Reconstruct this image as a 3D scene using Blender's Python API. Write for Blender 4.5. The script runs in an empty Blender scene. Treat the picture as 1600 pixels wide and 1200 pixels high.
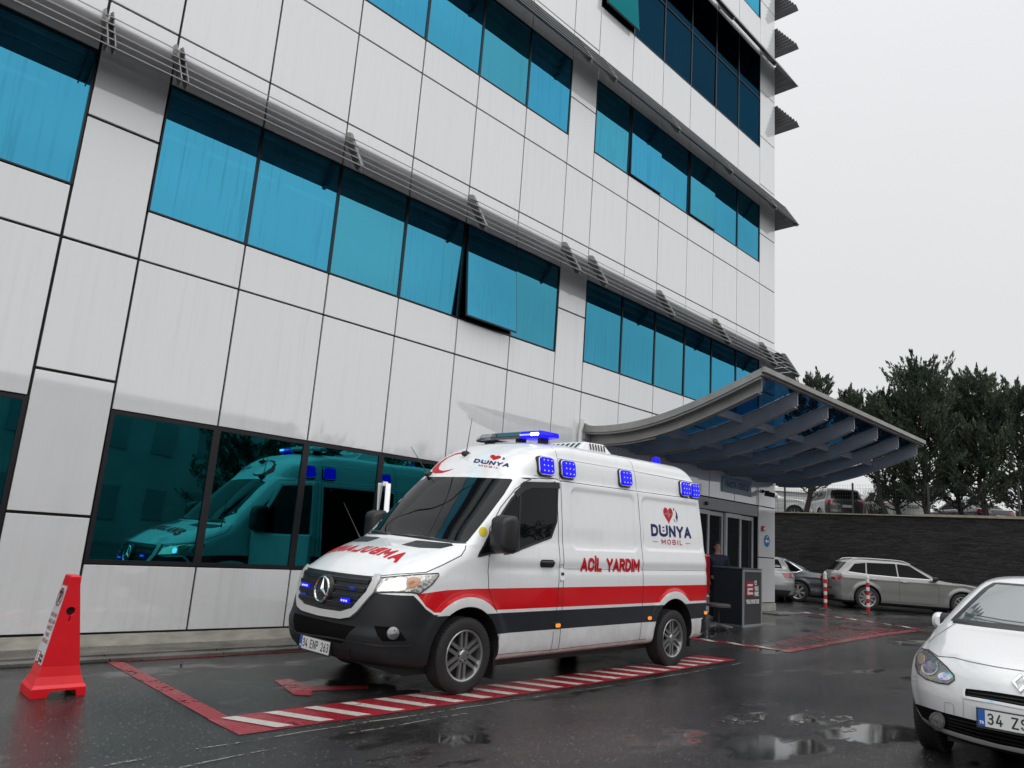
import bpy, bmesh, math, random
import numpy as np
from mathutils import Vector, Matrix
from mathutils.bvhtree import BVHTree
from mathutils.geometry import delaunay_2d_cdt

S = bpy.context.scene
COL = S.collection
R = math.radians
# ---------------------------------------------------------------- camera
cam = bpy.data.objects.new('camera', bpy.data.cameras.new('camera'))
COL.objects.link(cam); S.camera = cam
CR = Vector((0.6923852729832499, -0.7180124829754598, 0.0711386536794557))
CU = Vector((-0.19563250742545074, -0.09191498325314174, 0.9763603627206533))
CF = Vector((0.6945002201542786, 0.6899345694665472, 0.20410716317824038))
EYE = Vector((0, 0, 1.49))
FPX = 1171.49
m = Matrix((CR, CU, -CF)).transposed().to_4x4(); m.translation = EYE
cam.matrix_world = m
cam.data.sensor_width = 36; cam.data.lens = 36 * FPX / 1600
cam.data.clip_start = .05; cam.data.clip_end = 2000
# ---------------------------------------------------------------- world and sun: flat overcast daylight
W = bpy.data.worlds.new('World'); S.world = W; W.use_nodes = True
nt = W.node_tree; nt.nodes.clear()
def N(t, **k):
    n = nt.nodes.new(t)
    for a, b in k.items(): setattr(n, a, b)
    return n
SUN_EL, SUN_AZ = R(52), R(-146)
out = N('ShaderNodeOutputWorld'); bg = N('ShaderNodeBackground'); bs = N('ShaderNodeBackground'); mx = N('ShaderNodeMixShader')
tc = N('ShaderNodeTexCoord'); sp = N('ShaderNodeSeparateXYZ'); rp = N('ShaderNodeValToRGB')
sky = N('ShaderNodeTexSky', sky_type='NISHITA', sun_disc=False)
sky.sun_elevation = SUN_EL; sky.sun_rotation = R(160); sky.dust_density = 4
nz = N('ShaderNodeTexNoise'); nz.inputs['Scale'].default_value = 1.6; nz.inputs['Detail'].default_value = 3
ad = N('ShaderNodeMath', operation='MULTIPLY_ADD'); ad.inputs[1].default_value = .25; 
nt.links.new(tc.outputs['Generated'], sp.inputs[0]); nt.links.new(tc.outputs['Generated'], nz.inputs['Vector'])
nt.links.new(nz.outputs['Fac'], ad.inputs[0]); nt.links.new(sp.outputs['Z'], ad.inputs[2]); nt.links.new(ad.outputs[0], rp.inputs[0])
e = rp.color_ramp.elements
e[0].position = 0.0; e[0].color = (.67, .675, .69, 1)
e[1].position = 1.0; e[1].color = (1.45, 1.47, 1.52, 1)
for ps, c in ((.13, (.67, .675, .68, 1)), (.45, (.665, .67, .68, 1)), (.75, (.76, .77, .79, 1))):
    q = e.new(ps); q.color = c
nt.links.new(rp.outputs[0], bg.inputs[0]); bg.inputs[1].default_value = 1.0
nt.links.new(sky.outputs[0], bs.inputs[0]); bs.inputs[1].default_value = .1
mx.inputs[0].default_value = .03
nt.links.new(bg.outputs[0], mx.inputs[1]); nt.links.new(bs.outputs[0], mx.inputs[2]); nt.links.new(mx.outputs[0], out.inputs[0])
sun = bpy.data.objects.new('sun', bpy.data.lights.new('sun', 'SUN')); COL.objects.link(sun)
sun.data.energy = 1.35; sun.data.angle = R(88); sun.data.color = (1, .975, .95)
sd = Vector((math.cos(SUN_EL) * math.cos(SUN_AZ), math.cos(SUN_EL) * math.sin(SUN_AZ), math.sin(SUN_EL)))
sun.rotation_euler = sd.to_track_quat('Z', 'Y').to_euler()
S.view_settings.view_transform = 'Standard'; S.view_settings.look = 'None'
S.view_settings.exposure = .22; S.view_settings.gamma = 1
S.cycles.max_bounces = 8; S.cycles.transparent_max_bounces = 12

# ---------------------------------------------------------------- materials
def mat(name, col, rough=.5, metal=0, coat=0, spec=.5, emit=None, es=0, var=0, vs=4, bump=0, bs=60, vec=(1, 1, 1), alpha=1, col2=None):
    m = bpy.data.materials.new(name); m.use_nodes = True
    t = m.node_tree; b = t.nodes['Principled BSDF']
    b.inputs['Base Color'].default_value = (*col, 1); b.inputs['Roughness'].default_value = rough
    b.inputs['Metallic'].default_value = metal; b.inputs['Coat Weight'].default_value = coat
    b.inputs['Coat Roughness'].default_value = .03
    b.inputs['Specular IOR Level'].default_value = spec; b.inputs['Alpha'].default_value = alpha
    if emit:
        b.inputs['Emission Color'].default_value = (*emit, 1); b.inputs['Emission Strength'].default_value = es
    if var or bump:
        c = t.nodes.new('ShaderNodeTexCoord'); mp = t.nodes.new('ShaderNodeMapping'); mp.inputs['Scale'].default_value = vec
        t.links.new(c.outputs['Object'], mp.inputs[0])
    if var:
        n = t.nodes.new('ShaderNodeTexNoise'); n.inputs['Scale'].default_value = vs; n.inputs['Detail'].default_value = 6
        t.links.new(mp.outputs[0], n.inputs['Vector'])
        r = t.nodes.new('ShaderNodeValToRGB'); r.color_ramp.elements[0].position = .3; r.color_ramp.elements[1].position = .7
        c2 = col2 or tuple(x * (1 - var) for x in col)
        r.color_ramp.elements[0].color = (*c2, 1); r.color_ramp.elements[1].color = (*col, 1)
        t.links.new(n.outputs['Fac'], r.inputs[0]); t.links.new(r.outputs[0], b.inputs['Base Color'])
    if bump:
        n2 = t.nodes.new('ShaderNodeTexNoise'); n2.inputs['Scale'].default_value = bs; n2.inputs['Detail'].default_value = 3
        t.links.new(mp.outputs[0], n2.inputs['Vector'])
        bp = t.nodes.new('ShaderNodeBump'); bp.inputs['Strength'].default_value = bump; bp.inputs['Distance'].default_value = .01
        t.links.new(n2.outputs['Fac'], bp.inputs['Height']); t.links.new(bp.outputs[0], b.inputs['Normal'])
    return m

class G:
    """tiny node graph helper"""
    def __init__(s, name):
        s.m = bpy.data.materials.new(name); s.m.use_nodes = True; s.t = s.m.node_tree
        s.b = s.t.nodes['Principled BSDF']; s.o = s.t.nodes['Material Output']
    def n(s, t, ins=None, **k):
        q = s.t.nodes.new(t)
        for a, b in k.items(): setattr(q, a, b)
        for a, b in (ins or {}).items():
            if hasattr(b, 'is_output') or isinstance(b, bpy.types.NodeSocket): s.t.links.new(b, q.inputs[a])
            else: q.inputs[a].default_value = b
        return q
    def math(s, op, a, b=0.0, c=0.0, clamp=False):
        q = s.n('ShaderNodeMath', {0: a, 1: b, 2: c}, operation=op); q.use_clamp = clamp; return q.outputs[0]
    def ramp(s, f, stops):
        q = s.n('ShaderNodeValToRGB', {0: f}); e = q.color_ramp.elements
        while len(e) > 1: e.remove(e[-1])
        e[0].position = stops[0][0]; e[0].color = stops[0][1]
        for p, c in stops[1:]: x = e.new(p); x.color = c
        return q.outputs[0]
    def g(s, v): return (v, v, v, 1)
    def noise(s, vec, scale, detail=4, rough=.5):
        return s.n('ShaderNodeTexNoise', {'Vector': vec, 'Scale': scale, 'Detail': detail, 'Roughness': rough}).outputs['Fac']
    def mapped(s, sc, src='Object'):
        c = s.n('ShaderNodeTexCoord'); return s.n('ShaderNodeMapping', {0: c.outputs[src], 'Scale': sc}).outputs[0]
    def mix(s, f, a, b, mode='MIX'):
        q = s.n('ShaderNodeMix', data_type='RGBA', blend_type=mode)
        for i, v in ((0, f), (6, a), (7, b)):
            if isinstance(v, bpy.types.NodeSocket): s.t.links.new(v, q.inputs[i])
            else: q.inputs[i].default_value = v
        return q.outputs[2]
    def set(s, **k):
        for a, v in k.items():
            i = s.b.inputs[a.replace('_', ' ')]
            if isinstance(v, bpy.types.NodeSocket): s.t.links.new(v, i)
            else: i.default_value = v
    def bump(s, h, strength=.3, dist=.01):
        q = s.n('ShaderNodeBump', {'Height': h, 'Strength': strength, 'Distance': dist}); s.t.links.new(q.outputs[0], s.b.inputs['Normal'])

# ---------------------------------------------------------------- mesh helpers
class MB:
    def __init__(s): s.v = []; s.f = []
    def add(s, vs, fs):
        k = len(s.v); s.v += [tuple(v) for v in vs]; s.f += [tuple(i + k for i in f) for f in fs]; return s
    def box(s, x0, x1, y0, y1, z0, z1, M=None):
        v = [Vector((x, y, z)) for z in (z0, z1) for y in (y0, y1) for x in (x0, x1)]
        if M: v = [M @ q for q in v]
        return s.add(v, [(0, 2, 3, 1), (4, 5, 7, 6), (0, 1, 5, 4), (2, 6, 7, 3), (0, 4, 6, 2), (1, 3, 7, 5)])
    def bar(s, a, b, w, h, up=(0, 0, 1)):
        a = Vector(a); b = Vector(b); d = (b - a).normalized(); u = Vector(up); sd = d.cross(u)
        if sd.length < 1e-4: sd = d.cross(Vector((1, 0, 0)))
        sd.normalize(); u = sd.cross(d)
        v = [p + sd * i * w / 2 + u * j * h / 2 for p in (a, b) for i, j in ((-1, -1), (1, -1), (1, 1), (-1, 1))]
        return s.add(v, [(0, 1, 2, 3), (7, 6, 5, 4), (0, 4, 5, 1), (1, 5, 6, 2), (2, 6, 7, 3), (3, 7, 4, 0)])
    def tube(s, pts, r, n=10, cap=True):
        pts = [Vector(p) for p in pts]; rs = r if isinstance(r, (list, tuple)) else [r] * len(pts)
        rings = []; up = None
        for i, p in enumerate(pts):
            d = (pts[min(i + 1, len(pts) - 1)] - pts[max(i - 1, 0)]).normalized()
            if up is None: up = d.orthogonal().normalized()
            up = (up - d * up.dot(d)).normalized(); sd = d.cross(up)
            rings.append([p + (up * math.cos(t) + sd * math.sin(t)) * rs[i] for t in [2 * math.pi * k / n for k in range(n)]])
        vs = [v for r_ in rings for v in r_]; fs = []
        for i in range(len(pts) - 1):
            for k in range(n): fs.append((i * n + k, i * n + (k + 1) % n, (i + 1) * n + (k + 1) % n, (i + 1) * n + k))
        if cap: fs += [tuple(range(n))[::-1], tuple((len(pts) - 1) * n + k for k in range(n))]
        return s.add(vs, fs)
    def lathe(s, prof, n=32, axis='y', c=(0, 0, 0), closed=False):
        """prof = (r, h) pairs; turned about axis"""
        vs = []
        for r, h in prof:
            for k in range(n):
                t = 2 * math.pi * k / n; a, b = r * math.cos(t), r * math.sin(t)
                p = {'y': (a, h, b), 'z': (a, b, h), 'x': (h, a, b)}[axis]
                vs.append((p[0] + c[0], p[1] + c[1], p[2] + c[2]))
        fs = []; L = len(prof)
        for i in range(L if closed else L - 1):
            j = (i + 1) % L
            for k in range(n): fs.append((i * n + k, i * n + (k + 1) % n, j * n + (k + 1) % n, j * n + k))
        if not closed:
            for i in (0, L - 1):
                if prof[i][0] > 1e-5: fs.append(tuple(i * n + k for k in range(n)))
        return s.add(vs, fs)
    def prism(s, poly, a, b, axis='y', M=None):
        """2D polygon extruded between a and b along axis"""
        n = len(poly); f = {'y': lambda p, h: (p[0], h, p[1]), 'z': lambda p, h: (p[0], p[1], h), 'x': lambda p, h: (h, p[0], p[1])}[axis]
        v = [Vector(f(p, h)) for h in (a, b) for p in poly]
        if M: v = [M @ q for q in v]
        return s.add(v, [tuple(range(n)), tuple(range(2 * n - 1, n - 1, -1))] + [(i, (i + 1) % n, n + (i + 1) % n, n + i) for i in range(n)])
    def sphere(s, c, r, n=12, m_=8, sc=(1, 1, 1)):
        vs = []
        for i in range(m_ + 1):
            ph = math.pi * i / m_
            for k in range(n):
                t = 2 * math.pi * k / n
                vs.append((c[0] + r * sc[0] * math.sin(ph) * math.cos(t), c[1] + r * sc[1] * math.sin(ph) * math.sin(t), c[2] + r * sc[2] * math.cos(ph)))
        fs = [(i * n + k, i * n + (k + 1) % n, (i + 1) * n + (k + 1) % n, (i + 1) * n + k) for i in range(m_) for k in range(n)]
        return s.add(vs, fs)
    def build(s, name, material, parent=None, smooth=False, bevel=0, seg=2, norm=True, ang=35):
        me = bpy.data.meshes.new(name); me.from_pydata(s.v, [], s.f); me.validate()
        if norm:
            b = bmesh.new(); b.from_mesh(me); bmesh.ops.remove_doubles(b, verts=b.verts, dist=1e-5)
            bmesh.ops.recalc_face_normals(b, faces=b.faces); b.to_mesh(me); b.free()
        o = link(name, me, material, parent)
        if smooth:
            me.polygons.foreach_set('use_smooth', [True] * len(me.polygons))
            if ang < 180: me.set_sharp_from_angle(angle=R(ang))
        if bevel:
            q = o.modifiers.new('bevel', 'BEVEL'); q.width = bevel; q.segments = seg; q.limit_method = 'ANGLE'; q.angle_limit = R(40)
            q.harden_normals = False
        return o
def link(name, me, material, parent=None):
    o = bpy.data.objects.new(name, me); COL.objects.link(o)
    if material is not None and not me.materials: me.materials.append(material)
    if parent: o.parent = parent
    return o
def tag(o, label=None, cat=None, group=None, kind=None):
    if label: o['label'] = label
    if cat: o['category'] = cat
    if group: o['group'] = group
    if kind: o['kind'] = kind
    return o
def thing(name, label, cat, loc=(0, 0, 0), rz=0, group=None):
    o = bpy.data.objects.new(name, None); COL.objects.link(o); o.location = loc; o.rotation_euler = (0, 0, rz)
    o.empty_display_size = .1
    return tag(o, label, cat, group)
def dup(o, parent=None):
    c = o.copy(); COL.objects.link(c)
    if parent: c.parent = parent
    for ch in list(o.children): dup(ch, c)
    return c
def smooth01(t): t = max(0, min(1, t)); return t * t * (3 - 2 * t)
def gz(x, y=0): return .17 * smooth01((x - 6) / 12)
def at_px(px, depth, z=None):
    """ground position under the horizon point of image column px at that camera depth"""
    py = 600 + (FPX * CF.z + CR.z * (px - 800)) / CU.z
    p = EYE + (CF + CR * ((px - 800) / FPX) - CU * ((py - 600) / FPX)) * depth
    return Vector((p.x, p.y, gz(p.x) if z is None else z))
def ray_px(px, py): return (CF + CR * ((px - 800) / FPX) - CU * ((py - 600) / FPX)).normalized()
def text_bm(txt, size, bold=0.0, sx=1.0, align='CENTER', ext=0.0, spacing=1.0):
    cu = bpy.data.curves.new('t', 'FONT'); cu.body = txt; cu.size = size; cu.offset = bold; cu.align_x = align; cu.align_y = 'CENTER'
    cu.extrude = ext; cu.resolution_u = 4; cu.space_character = spacing
    ob = bpy.data.objects.new('t', cu); COL.objects.link(ob)
    bpy.context.view_layer.update()
    me = bpy.data.meshes.new_from_object(ob.evaluated_get(bpy.context.evaluated_depsgraph_get()))
    bpy.data.objects.remove(ob); b = bmesh.new(); b.from_mesh(me); bpy.data.meshes.remove(me)
    for v in b.verts: v.co.x *= sx
    return b
def text_obj(name, txt, size, M, material, parent=None, bold=0, sx=1.0, ext=.002, align='CENTER', spacing=1.0):
    """flat lettering; M maps text plane (x right, y up, z out) to the parent's space"""
    b = text_bm(txt, size, bold, sx, align, ext, spacing)
    for v in b.verts: v.co = M @ v.co
    me = bpy.data.meshes.new(name); b.to_mesh(me); b.free()
    return link(name, me, material, parent)
def frame(o, x, y):
    """matrix from text plane: origin o, x axis, y axis"""
    x = Vector(x).normalized(); y = Vector(y).normalized(); z = x.cross(y)
    M = Matrix((x, y, z)).transposed().to_4x4(); M.translation = Vector(o); return M
def rrect(x0, x1, y0, y1, r, n=5):
    P = []
    for cx, cy, a in ((x1 - r, y0 + r, -90), (x1 - r, y1 - r, 0), (x0 + r, y1 - r, 90), (x0 + r, y0 + r, 180)):
        for k in range(n + 1):
            t = R(a + 90 * k / n); P.append((cx + r * math.cos(t), cy + r * math.sin(t)))
    return P
M_BLACK = mat('black_plastic', (.018, .018, .02), .45, var=.3, vs=8)
M_RUB = mat('tyre_rubber', (.016, .016, .017), .75, bump=.3, bs=150)
M_WHITE = mat('white_plastic', (.75, .75, .74), .35)
M_CHROME = mat('chrome', (.75, .76, .78), .12, metal=1)
M_ALU = mat('alloy', (.42, .42, .43), .3, metal=.85)
M_CARGLASS = mat('car_window_glass', (.004, .0045, .005), .02, spec=.07)
M_DARKGLASS = mat('tinted_glass', (.005, .006, .007), .015, spec=.2)
# ---------------------------------------------------------------- the hospital building
D = 9.12; EZ = 1.49
def UX(u): return u * D
def WZ(w): return w * D + EZ
g = G('facade_panel')
v = g.mapped((1, 1, 1)); sx = g.n('ShaderNodeSeparateXYZ', {0: v})
st = g.noise(g.mapped((9, 9, .35)), 1.6, 6, .65)
big = g.noise(g.mapped((.35, .35, .5)), 1.0, 4)
st2 = g.noise(g.mapped((26, 26, .5)), 1.0, 4, .6)
pv = g.n('ShaderNodeAttribute', attribute_name='pv').outputs['Fac']
dirt = g.math('MULTIPLY', g.ramp(st, [(.50, g.g(0)), (.72, g.g(1))]), g.ramp(big, [(.35, g.g(.15)), (.65, g.g(1))]))
d2 = g.math('MULTIPLY', g.ramp(st2, [(.58, g.g(0)), (.75, g.g(1))]), .5)
dd = g.math('MULTIPLY', g.math('MAXIMUM', dirt, d2), .20, clamp=True)
c = g.mix(dd, (.80, .81, .81, 1), (.40, .385, .36, 1))
c = g.mix(g.math('MULTIPLY', pv, .12), c, (.60, .64, .66, 1))
low = g.ramp(g.math('DIVIDE', sx.outputs[2], 14), [(0.0, g.g(1)), (.055, g.g(.0))])
spk = g.ramp(g.noise(g.mapped((1, 1, 1)), 14, 6, .7), [(.5, g.g(0)), (.75, g.g(1))])
c = g.mix(g.math('MULTIPLY', g.math('MULTIPLY', low, spk), .25), c, (.30, .27, .24, 1))
g.set(Base_Color=c, Roughness=.45, Specular_IOR_Level=.5, Coat_Weight=.8, Coat_IOR=1.6, Coat_Roughness=.03)
# polished coated aluminium: a mirror share under the paint
gl = g.n('ShaderNodeBsdfGlossy', {'Color': (.93, .94, .95, 1), 'Roughness': .035})
ms = g.n('ShaderNodeMixShader', {0: .16}); g.t.links.new(g.b.outputs[0], ms.inputs[1]); g.t.links.new(gl.outputs[0], ms.inputs[2])
g.t.links.new(ms.outputs[0], g.o.inputs[0]); M_PANEL = g.m

def glass_mat(name, tint, trans, fac, streak=.35):
    g = G(name)
    s1 = g.noise(g.mapped((16, 16, .5)), 1.3, 5, .6); s2 = g.noise(g.mapped((.5, .5, .5)), 1.0, 3)
    k = g.math('MULTIPLY', g.ramp(s1, [(.52, g.g(0)), (.66, g.g(1))]), g.ramp(s2, [(.4, g.g(.1)), (.6, g.g(1))]))
    ri = g.n('ShaderNodeObjectInfo').outputs['Random']
    vt = g.mix(ri, (*tint, 1), (tint[0] * 1.15, tint[1] * (1.0 if tint[1] > .3 else .9), tint[2] * .86, 1)); vt = g.mix(1.0, vt, g.ramp(g.noise(g.mapped((.16, .16, .3)), 1.0, 3), [(.3, g.g(.72)), (.7, g.g(1.0))]), 'MULTIPLY')
    tn = g.mix(g.math('MULTIPLY', k, streak), vt, tuple(x * .45 for x in tint) + (1,))
    gl = g.n('ShaderNodeBsdfGlossy', {'Color': tn, 'Roughness': .012})
    wob = g.noise(g.mapped((1, 1, 1)), 1.1, 2); bp = g.n('ShaderNodeBump', {'Height': wob, 'Strength': .12, 'Distance': .02})
    g.t.links.new(bp.outputs[0], gl.inputs['Normal'])
    tr = g.n('ShaderNodeBsdfTransparent', {'Color': (*trans, 1)})
    m_ = g.n('ShaderNodeMixShader', {0: fac}); g.t.links.new(tr.outputs[0], m_.inputs[1]); g.t.links.new(gl.outputs[0], m_.inputs[2])
    g.t.links.new(m_.outputs[0], g.o.inputs[0]); return g.m
M_GLASS = glass_mat('blue_mirror_glass', (.080, .49, .77), (.35, .62, .68), .87)
M_GLASSD = glass_mat('dark_blue_glass', (.012, .07, .13), (.20, .42, .52), .7, .2)
M_GLASSG = glass_mat('teal_mirror_glass', (.02, .26, .30), (.10, .42, .44), .84, .12)
M_FRAME = mat('window_frame', (.008, .008, .01), .4)
M_BACK = mat('joint_black', (.01, .01, .01), .8)
M_ROOM = mat('interior', (.10, .13, .14), .8, var=.5, vs=1)
M_BLADE = mat('louvre_aluminium', (.30, .30, .305), .42, metal=.3, var=.25, vs=3)
M_BRACK = mat('bracket_aluminium', (.22, .22, .22), .4, metal=.4)
M_TUBE = mat('tube_light', (1, 1, 1), .5, emit=(.7, .95, 1), es=2.2)

B = thing('hospital_building', 'white panelled hospital block with rows of blue mirrored windows', 'building', (0, 0, 0))
uL = [.2175 - .1365 * k for k in range(1, 9)][::-1]
b1 = [.3077, .4445, .583, .7203, .8555, .9914, 1.1268]
b2 = [1.2183, 1.3527, 1.4884, 1.624, 1.7597, 1.8954, 2.036]
CORN = 2.1402
cols = list(zip(uL, uL[1:] + [.2175])) + [(.2175, .3077)] + list(zip(b1, b1[1:])) + [(1.1268, 1.2183)] + list(zip(b2, b2[1:])) + [(2.036, CORN)]
def kind_of(u):
    if u < .2175: return 'L'
    if u < .3077: return 'P'
    if u < 1.1268: return 'A'
    if u < 1.2183: return 'P2'
    if u < 2.036: return 'R'
    return 'C'
FL = .4938
wins = []; panels = []
def rows(k):
    """list of (w0, w1, what)"""
    r = []
    if k in ('L', 'A', 'R'):
        if k == 'L': r += [(-.1434, -.118, 'p'), (-.118, .1233, 'g')]
        elif k == 'A': r += [(-.1434, -.0625, 'p'), (-.0625, .1233, 'g')]
        r += [(.1233, .3209, 'p')] if k != 'R' else [(.147, .3209, 'p')]
        r += [(.3209, .3884, 'p'), (.3884, .5735, 'w'), (.5735, .6484, 'p'), (.6484, .8138, 'p'), (.8138, .8822, 'p'), (.8822, 1.0673, 'w')]
        if k == 'R': r += [(1.0673, 1.265, 'p'), (1.265, 1.589, 'd'), (1.589, 1.7276, 'p'), (1.7276, 1.96, 'w'), (1.96, 2.3, 'p')]
        else: r += [(1.0673, 1.1422, 'p'), (1.1422, 1.3076, 'p'), (1.3076, 1.376, 'p'), (1.376, 1.5611, 'w'), (1.5611, 1.636, 'p'), (1.636, 1.8, 'p'), (1.8, 2.3, 'p')]
    elif k == 'P': r = [(a, b, 'p') for a, b in zip([-.1434, -.008, .158, .3209, .4847, .6484, .8138, .978, 1.1422, 1.3076, 1.47, 1.7], [-.008, .158, .3209, .4847, .6484, .8138, .978, 1.1422, 1.3076, 1.47, 1.7, 2.3])]
    elif k == 'P2': r = [(a, b, 'p') for a, b in zip([-.1434, -.008, .158, .3209, .4847, .6484, .8138, .978, 1.1422, 1.3076, 1.47, 1.7], [-.008, .158, .3209, .4847, .6484, .8138, .978, 1.1422, 1.3076, 1.47, 1.7, 2.3])]
    else: r = [(a, b, 'p') for a, b in zip([-.12, .004, .147, .3209, .4847, .6484, .8138, .978, 1.1422, 1.3076, 1.47, 1.62, 1.80], [.004, .147, .3209, .4847, .6484, .8138, .978, 1.1422, 1.3076, 1.47, 1.62, 1.8, 2.3])]
    return r
pm = MB(); bm_ = MB(); gp = .013; rnd = random.Random(4); npv = []
for (u0, u1) in cols:
    k = kind_of((u0 + u1) / 2)
    for (w0, w1, what) in rows(k):
        x0, x1, z0, z1 = UX(u0), UX(u1), WZ(w0), WZ(w1)
        if what == 'p':
            e_ = rnd.uniform(0, .004); gr = gp * (1.25 if k in 'LP' else 1)
            pm.box(x0 + gr, x1 - gr, D + e_, D + .04, z0 + gr, z1 - gr); npv.append(rnd.random())
            bm_.box(x0, x1, D + .03, D + .25, z0, z1)
        else: wins.append((x0, x1, z0, z1, what))
wall = pm.build('wall', M_PANEL, B, norm=False)
at = wall.data.attributes.new('pv', 'FLOAT', 'FACE'); at.data.foreach_set('value', [npv[i // 6] for i in range(len(wall.data.polygons))])
q = wall.modifiers.new('bevel', 'BEVEL'); q.width = .004; q.segments = 2; q.limit_method = 'ANGLE'
bm_.build('joint_backing', M_BACK, B)
# side face of the block and roof slab
sm = MB(); X1 = UX(CORN)
ys = [D + .04 + 1.24 * k for k in range(9)]; zs = [WZ(w) for w in (-.12, .147, .3209, .4847, .6484, .8138, .978, 1.1422, 1.3076, 1.47, 1.62, 1.8, 2.3)]
for ya, yb in zip(ys, ys[1:]):
    for za, zb in zip(zs, zs[1:]): sm.box(X1 - .04, X1, ya + gp, yb - gp, za + gp, zb - gp)
sm.box(X1 + .001, X1 + .30, D + 3.5, D + 9.9, WZ(-.12), WZ(2.3))
sm.build('side_wall', M_PANEL, B)
MB().box(X1 - .4, X1 - .045, D + .05, D + 10, .15, WZ(2.3)).box(UX(-1.0), X1 - .05, D + 9.9, D + 10, 0, WZ(2.3)).build('side_backing', M_BACK, B)
# floors and back wall seen through the glass
im = MB(); lm = MB()
for w in (-.16, .24, .62, 1.115, 1.60, 2.1): im.box(UX(-.9), UX(2.1), D + .26, D + 6, WZ(w), WZ(w) + .3)
im.box(UX(-.9), UX(2.1), D + 6, D + 6.1, 0, WZ(2.2))
im.box(UX(1.4), UX(1.42), D + .3, D + 6, WZ(-.1), WZ(.2)); im.box(UX(.20), UX(.22), D + .3, D + 6, 0, WZ(2.2))
im.build('interior', M_ROOM, B)
tubes = [(.335, .62), (.475, .62), (.615, .62), (.12, .62), (.60, 1.115), (.70, 1.115), (-.05, .62)]
for u, w in tubes:
    t = MB().box(UX(u) - .35, UX(u) + .75, D + 1.6, D + 1.66, WZ(w) - .30, WZ(w) - .26); t.build('tube_light', M_TUBE, B)
# windows: frame + pane
openw = {(4, 'w', 0): 6.0}
for i, (x0, x1, z0, z1, what) in enumerate(wins):
    f = MB(); t = .02 if what != 'g' else .045; y0, y1 = D - .002, D + .09
    f.box(x0, x0 + t, y0, y1, z0, z1).box(x1 - t, x1, y0, y1, z0, z1).box(x0 + t, x1 - t, y0, y1, z0, z0 + t).box(x0 + t, x1 - t, y0, y1, z1 - t, z1)
    mg = {'w': M_GLASS, 'd': M_GLASSD, 'g': M_GLASSG}[what]
    cx = (x0 + x1) / 2 / D; cw = ((z0 + z1) / 2 - EZ) / D
    tilt = 0
    if abs(cx - .923) < .05 and .4 < cw < .55: tilt = 5.5
    if (abs(cx - 1.42) < .05 or abs(cx - 1.69) < .02) and .9 < cw < 1.05: tilt = .5
    if abs(cx - 1.2855) < .05 and what == 'd': tilt = 3.2
    if what == 'd' :
        zm = z0 + .52 * (z1 - z0)
        f.box(x0 + t, x1 - t, D + .0, D + .06, zm, zm + .03)
    fo = f.build('window', M_FRAME, B)
    jx = rnd.uniform(-.25, .25); jy = rnd.uniform(-.25, .25)
    if tilt:
        zt = z1 - t; h = z1 - z0 - 2 * t
        M = Matrix.Translation((0, D - .012, zt)) @ Matrix.Rotation(R(-tilt), 4, 'X')
        hh = h if what != 'd' else h * .48
        zo = 0 if what != 'd' else -h * .52
        if what == 'd':
            M = Matrix.Translation((0, D - .012, zt + zo)) @ Matrix.Rotation(R(-tilt * 1.6), 4, 'X')
            MB().box(x0 + t, x1 - t, D + .02, D + .03, zt - h * .5, zt).build('pane', mg, fo)
        MB().box(x0 + t + .015, x1 - t - .015, -.018, -.012, -hh + .015, -.015, M).build('pane', mg if what != 'd' else M_GLASSG, fo)
        s_ = MB(); 
        s_.box(x0 + t, x1 - t, -.012, .02, -hh, -hh + .03, M).box(x0 + t, x0 + t + .03, -.012, .02, -hh + .03, 0, M).box(x1 - t - .03, x1 - t, -.012, .02, -hh + .03, 0, M)
        s_.build('sash', M_FRAME, fo)
    else:
        M = Matrix.Translation(((x0 + x1) / 2, D + .02, (z0 + z1) / 2)) @ Matrix.Rotation(R(jx), 4, 'X') @ Matrix.Rotation(R(jy), 4, 'Z')
        a = (x1 - x0) / 2 - t; c_ = (z1 - z0) / 2 - t
        MB().box(-a, a, -.003, .003, -c_, c_, M).build('pane', mg, fo)
# terrace rails behind the dark glazing
tr = MB()
for k in range(5): tr.tube([(UX(1.23), D + .9, WZ(1.30 + .03 * k)), (UX(2.03), D + .9, WZ(1.30 + .03 * k))], .015, 6)
tr.build('terrace_rail', M_ALU, B)
# plinth beam
MB().box(UX(-.9), UX(1.42), D - .012, D + .2, .0, WZ(-.1434) - .012).box(UX(2.036), X1 + .012, D - .014, D + .3, .1, WZ(-.12) - .01).build('plinth', mat('plinth_stone', (.50, .48, .42), .6, var=.35, vs=5, vec=(1, 1, 3)), B)
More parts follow.
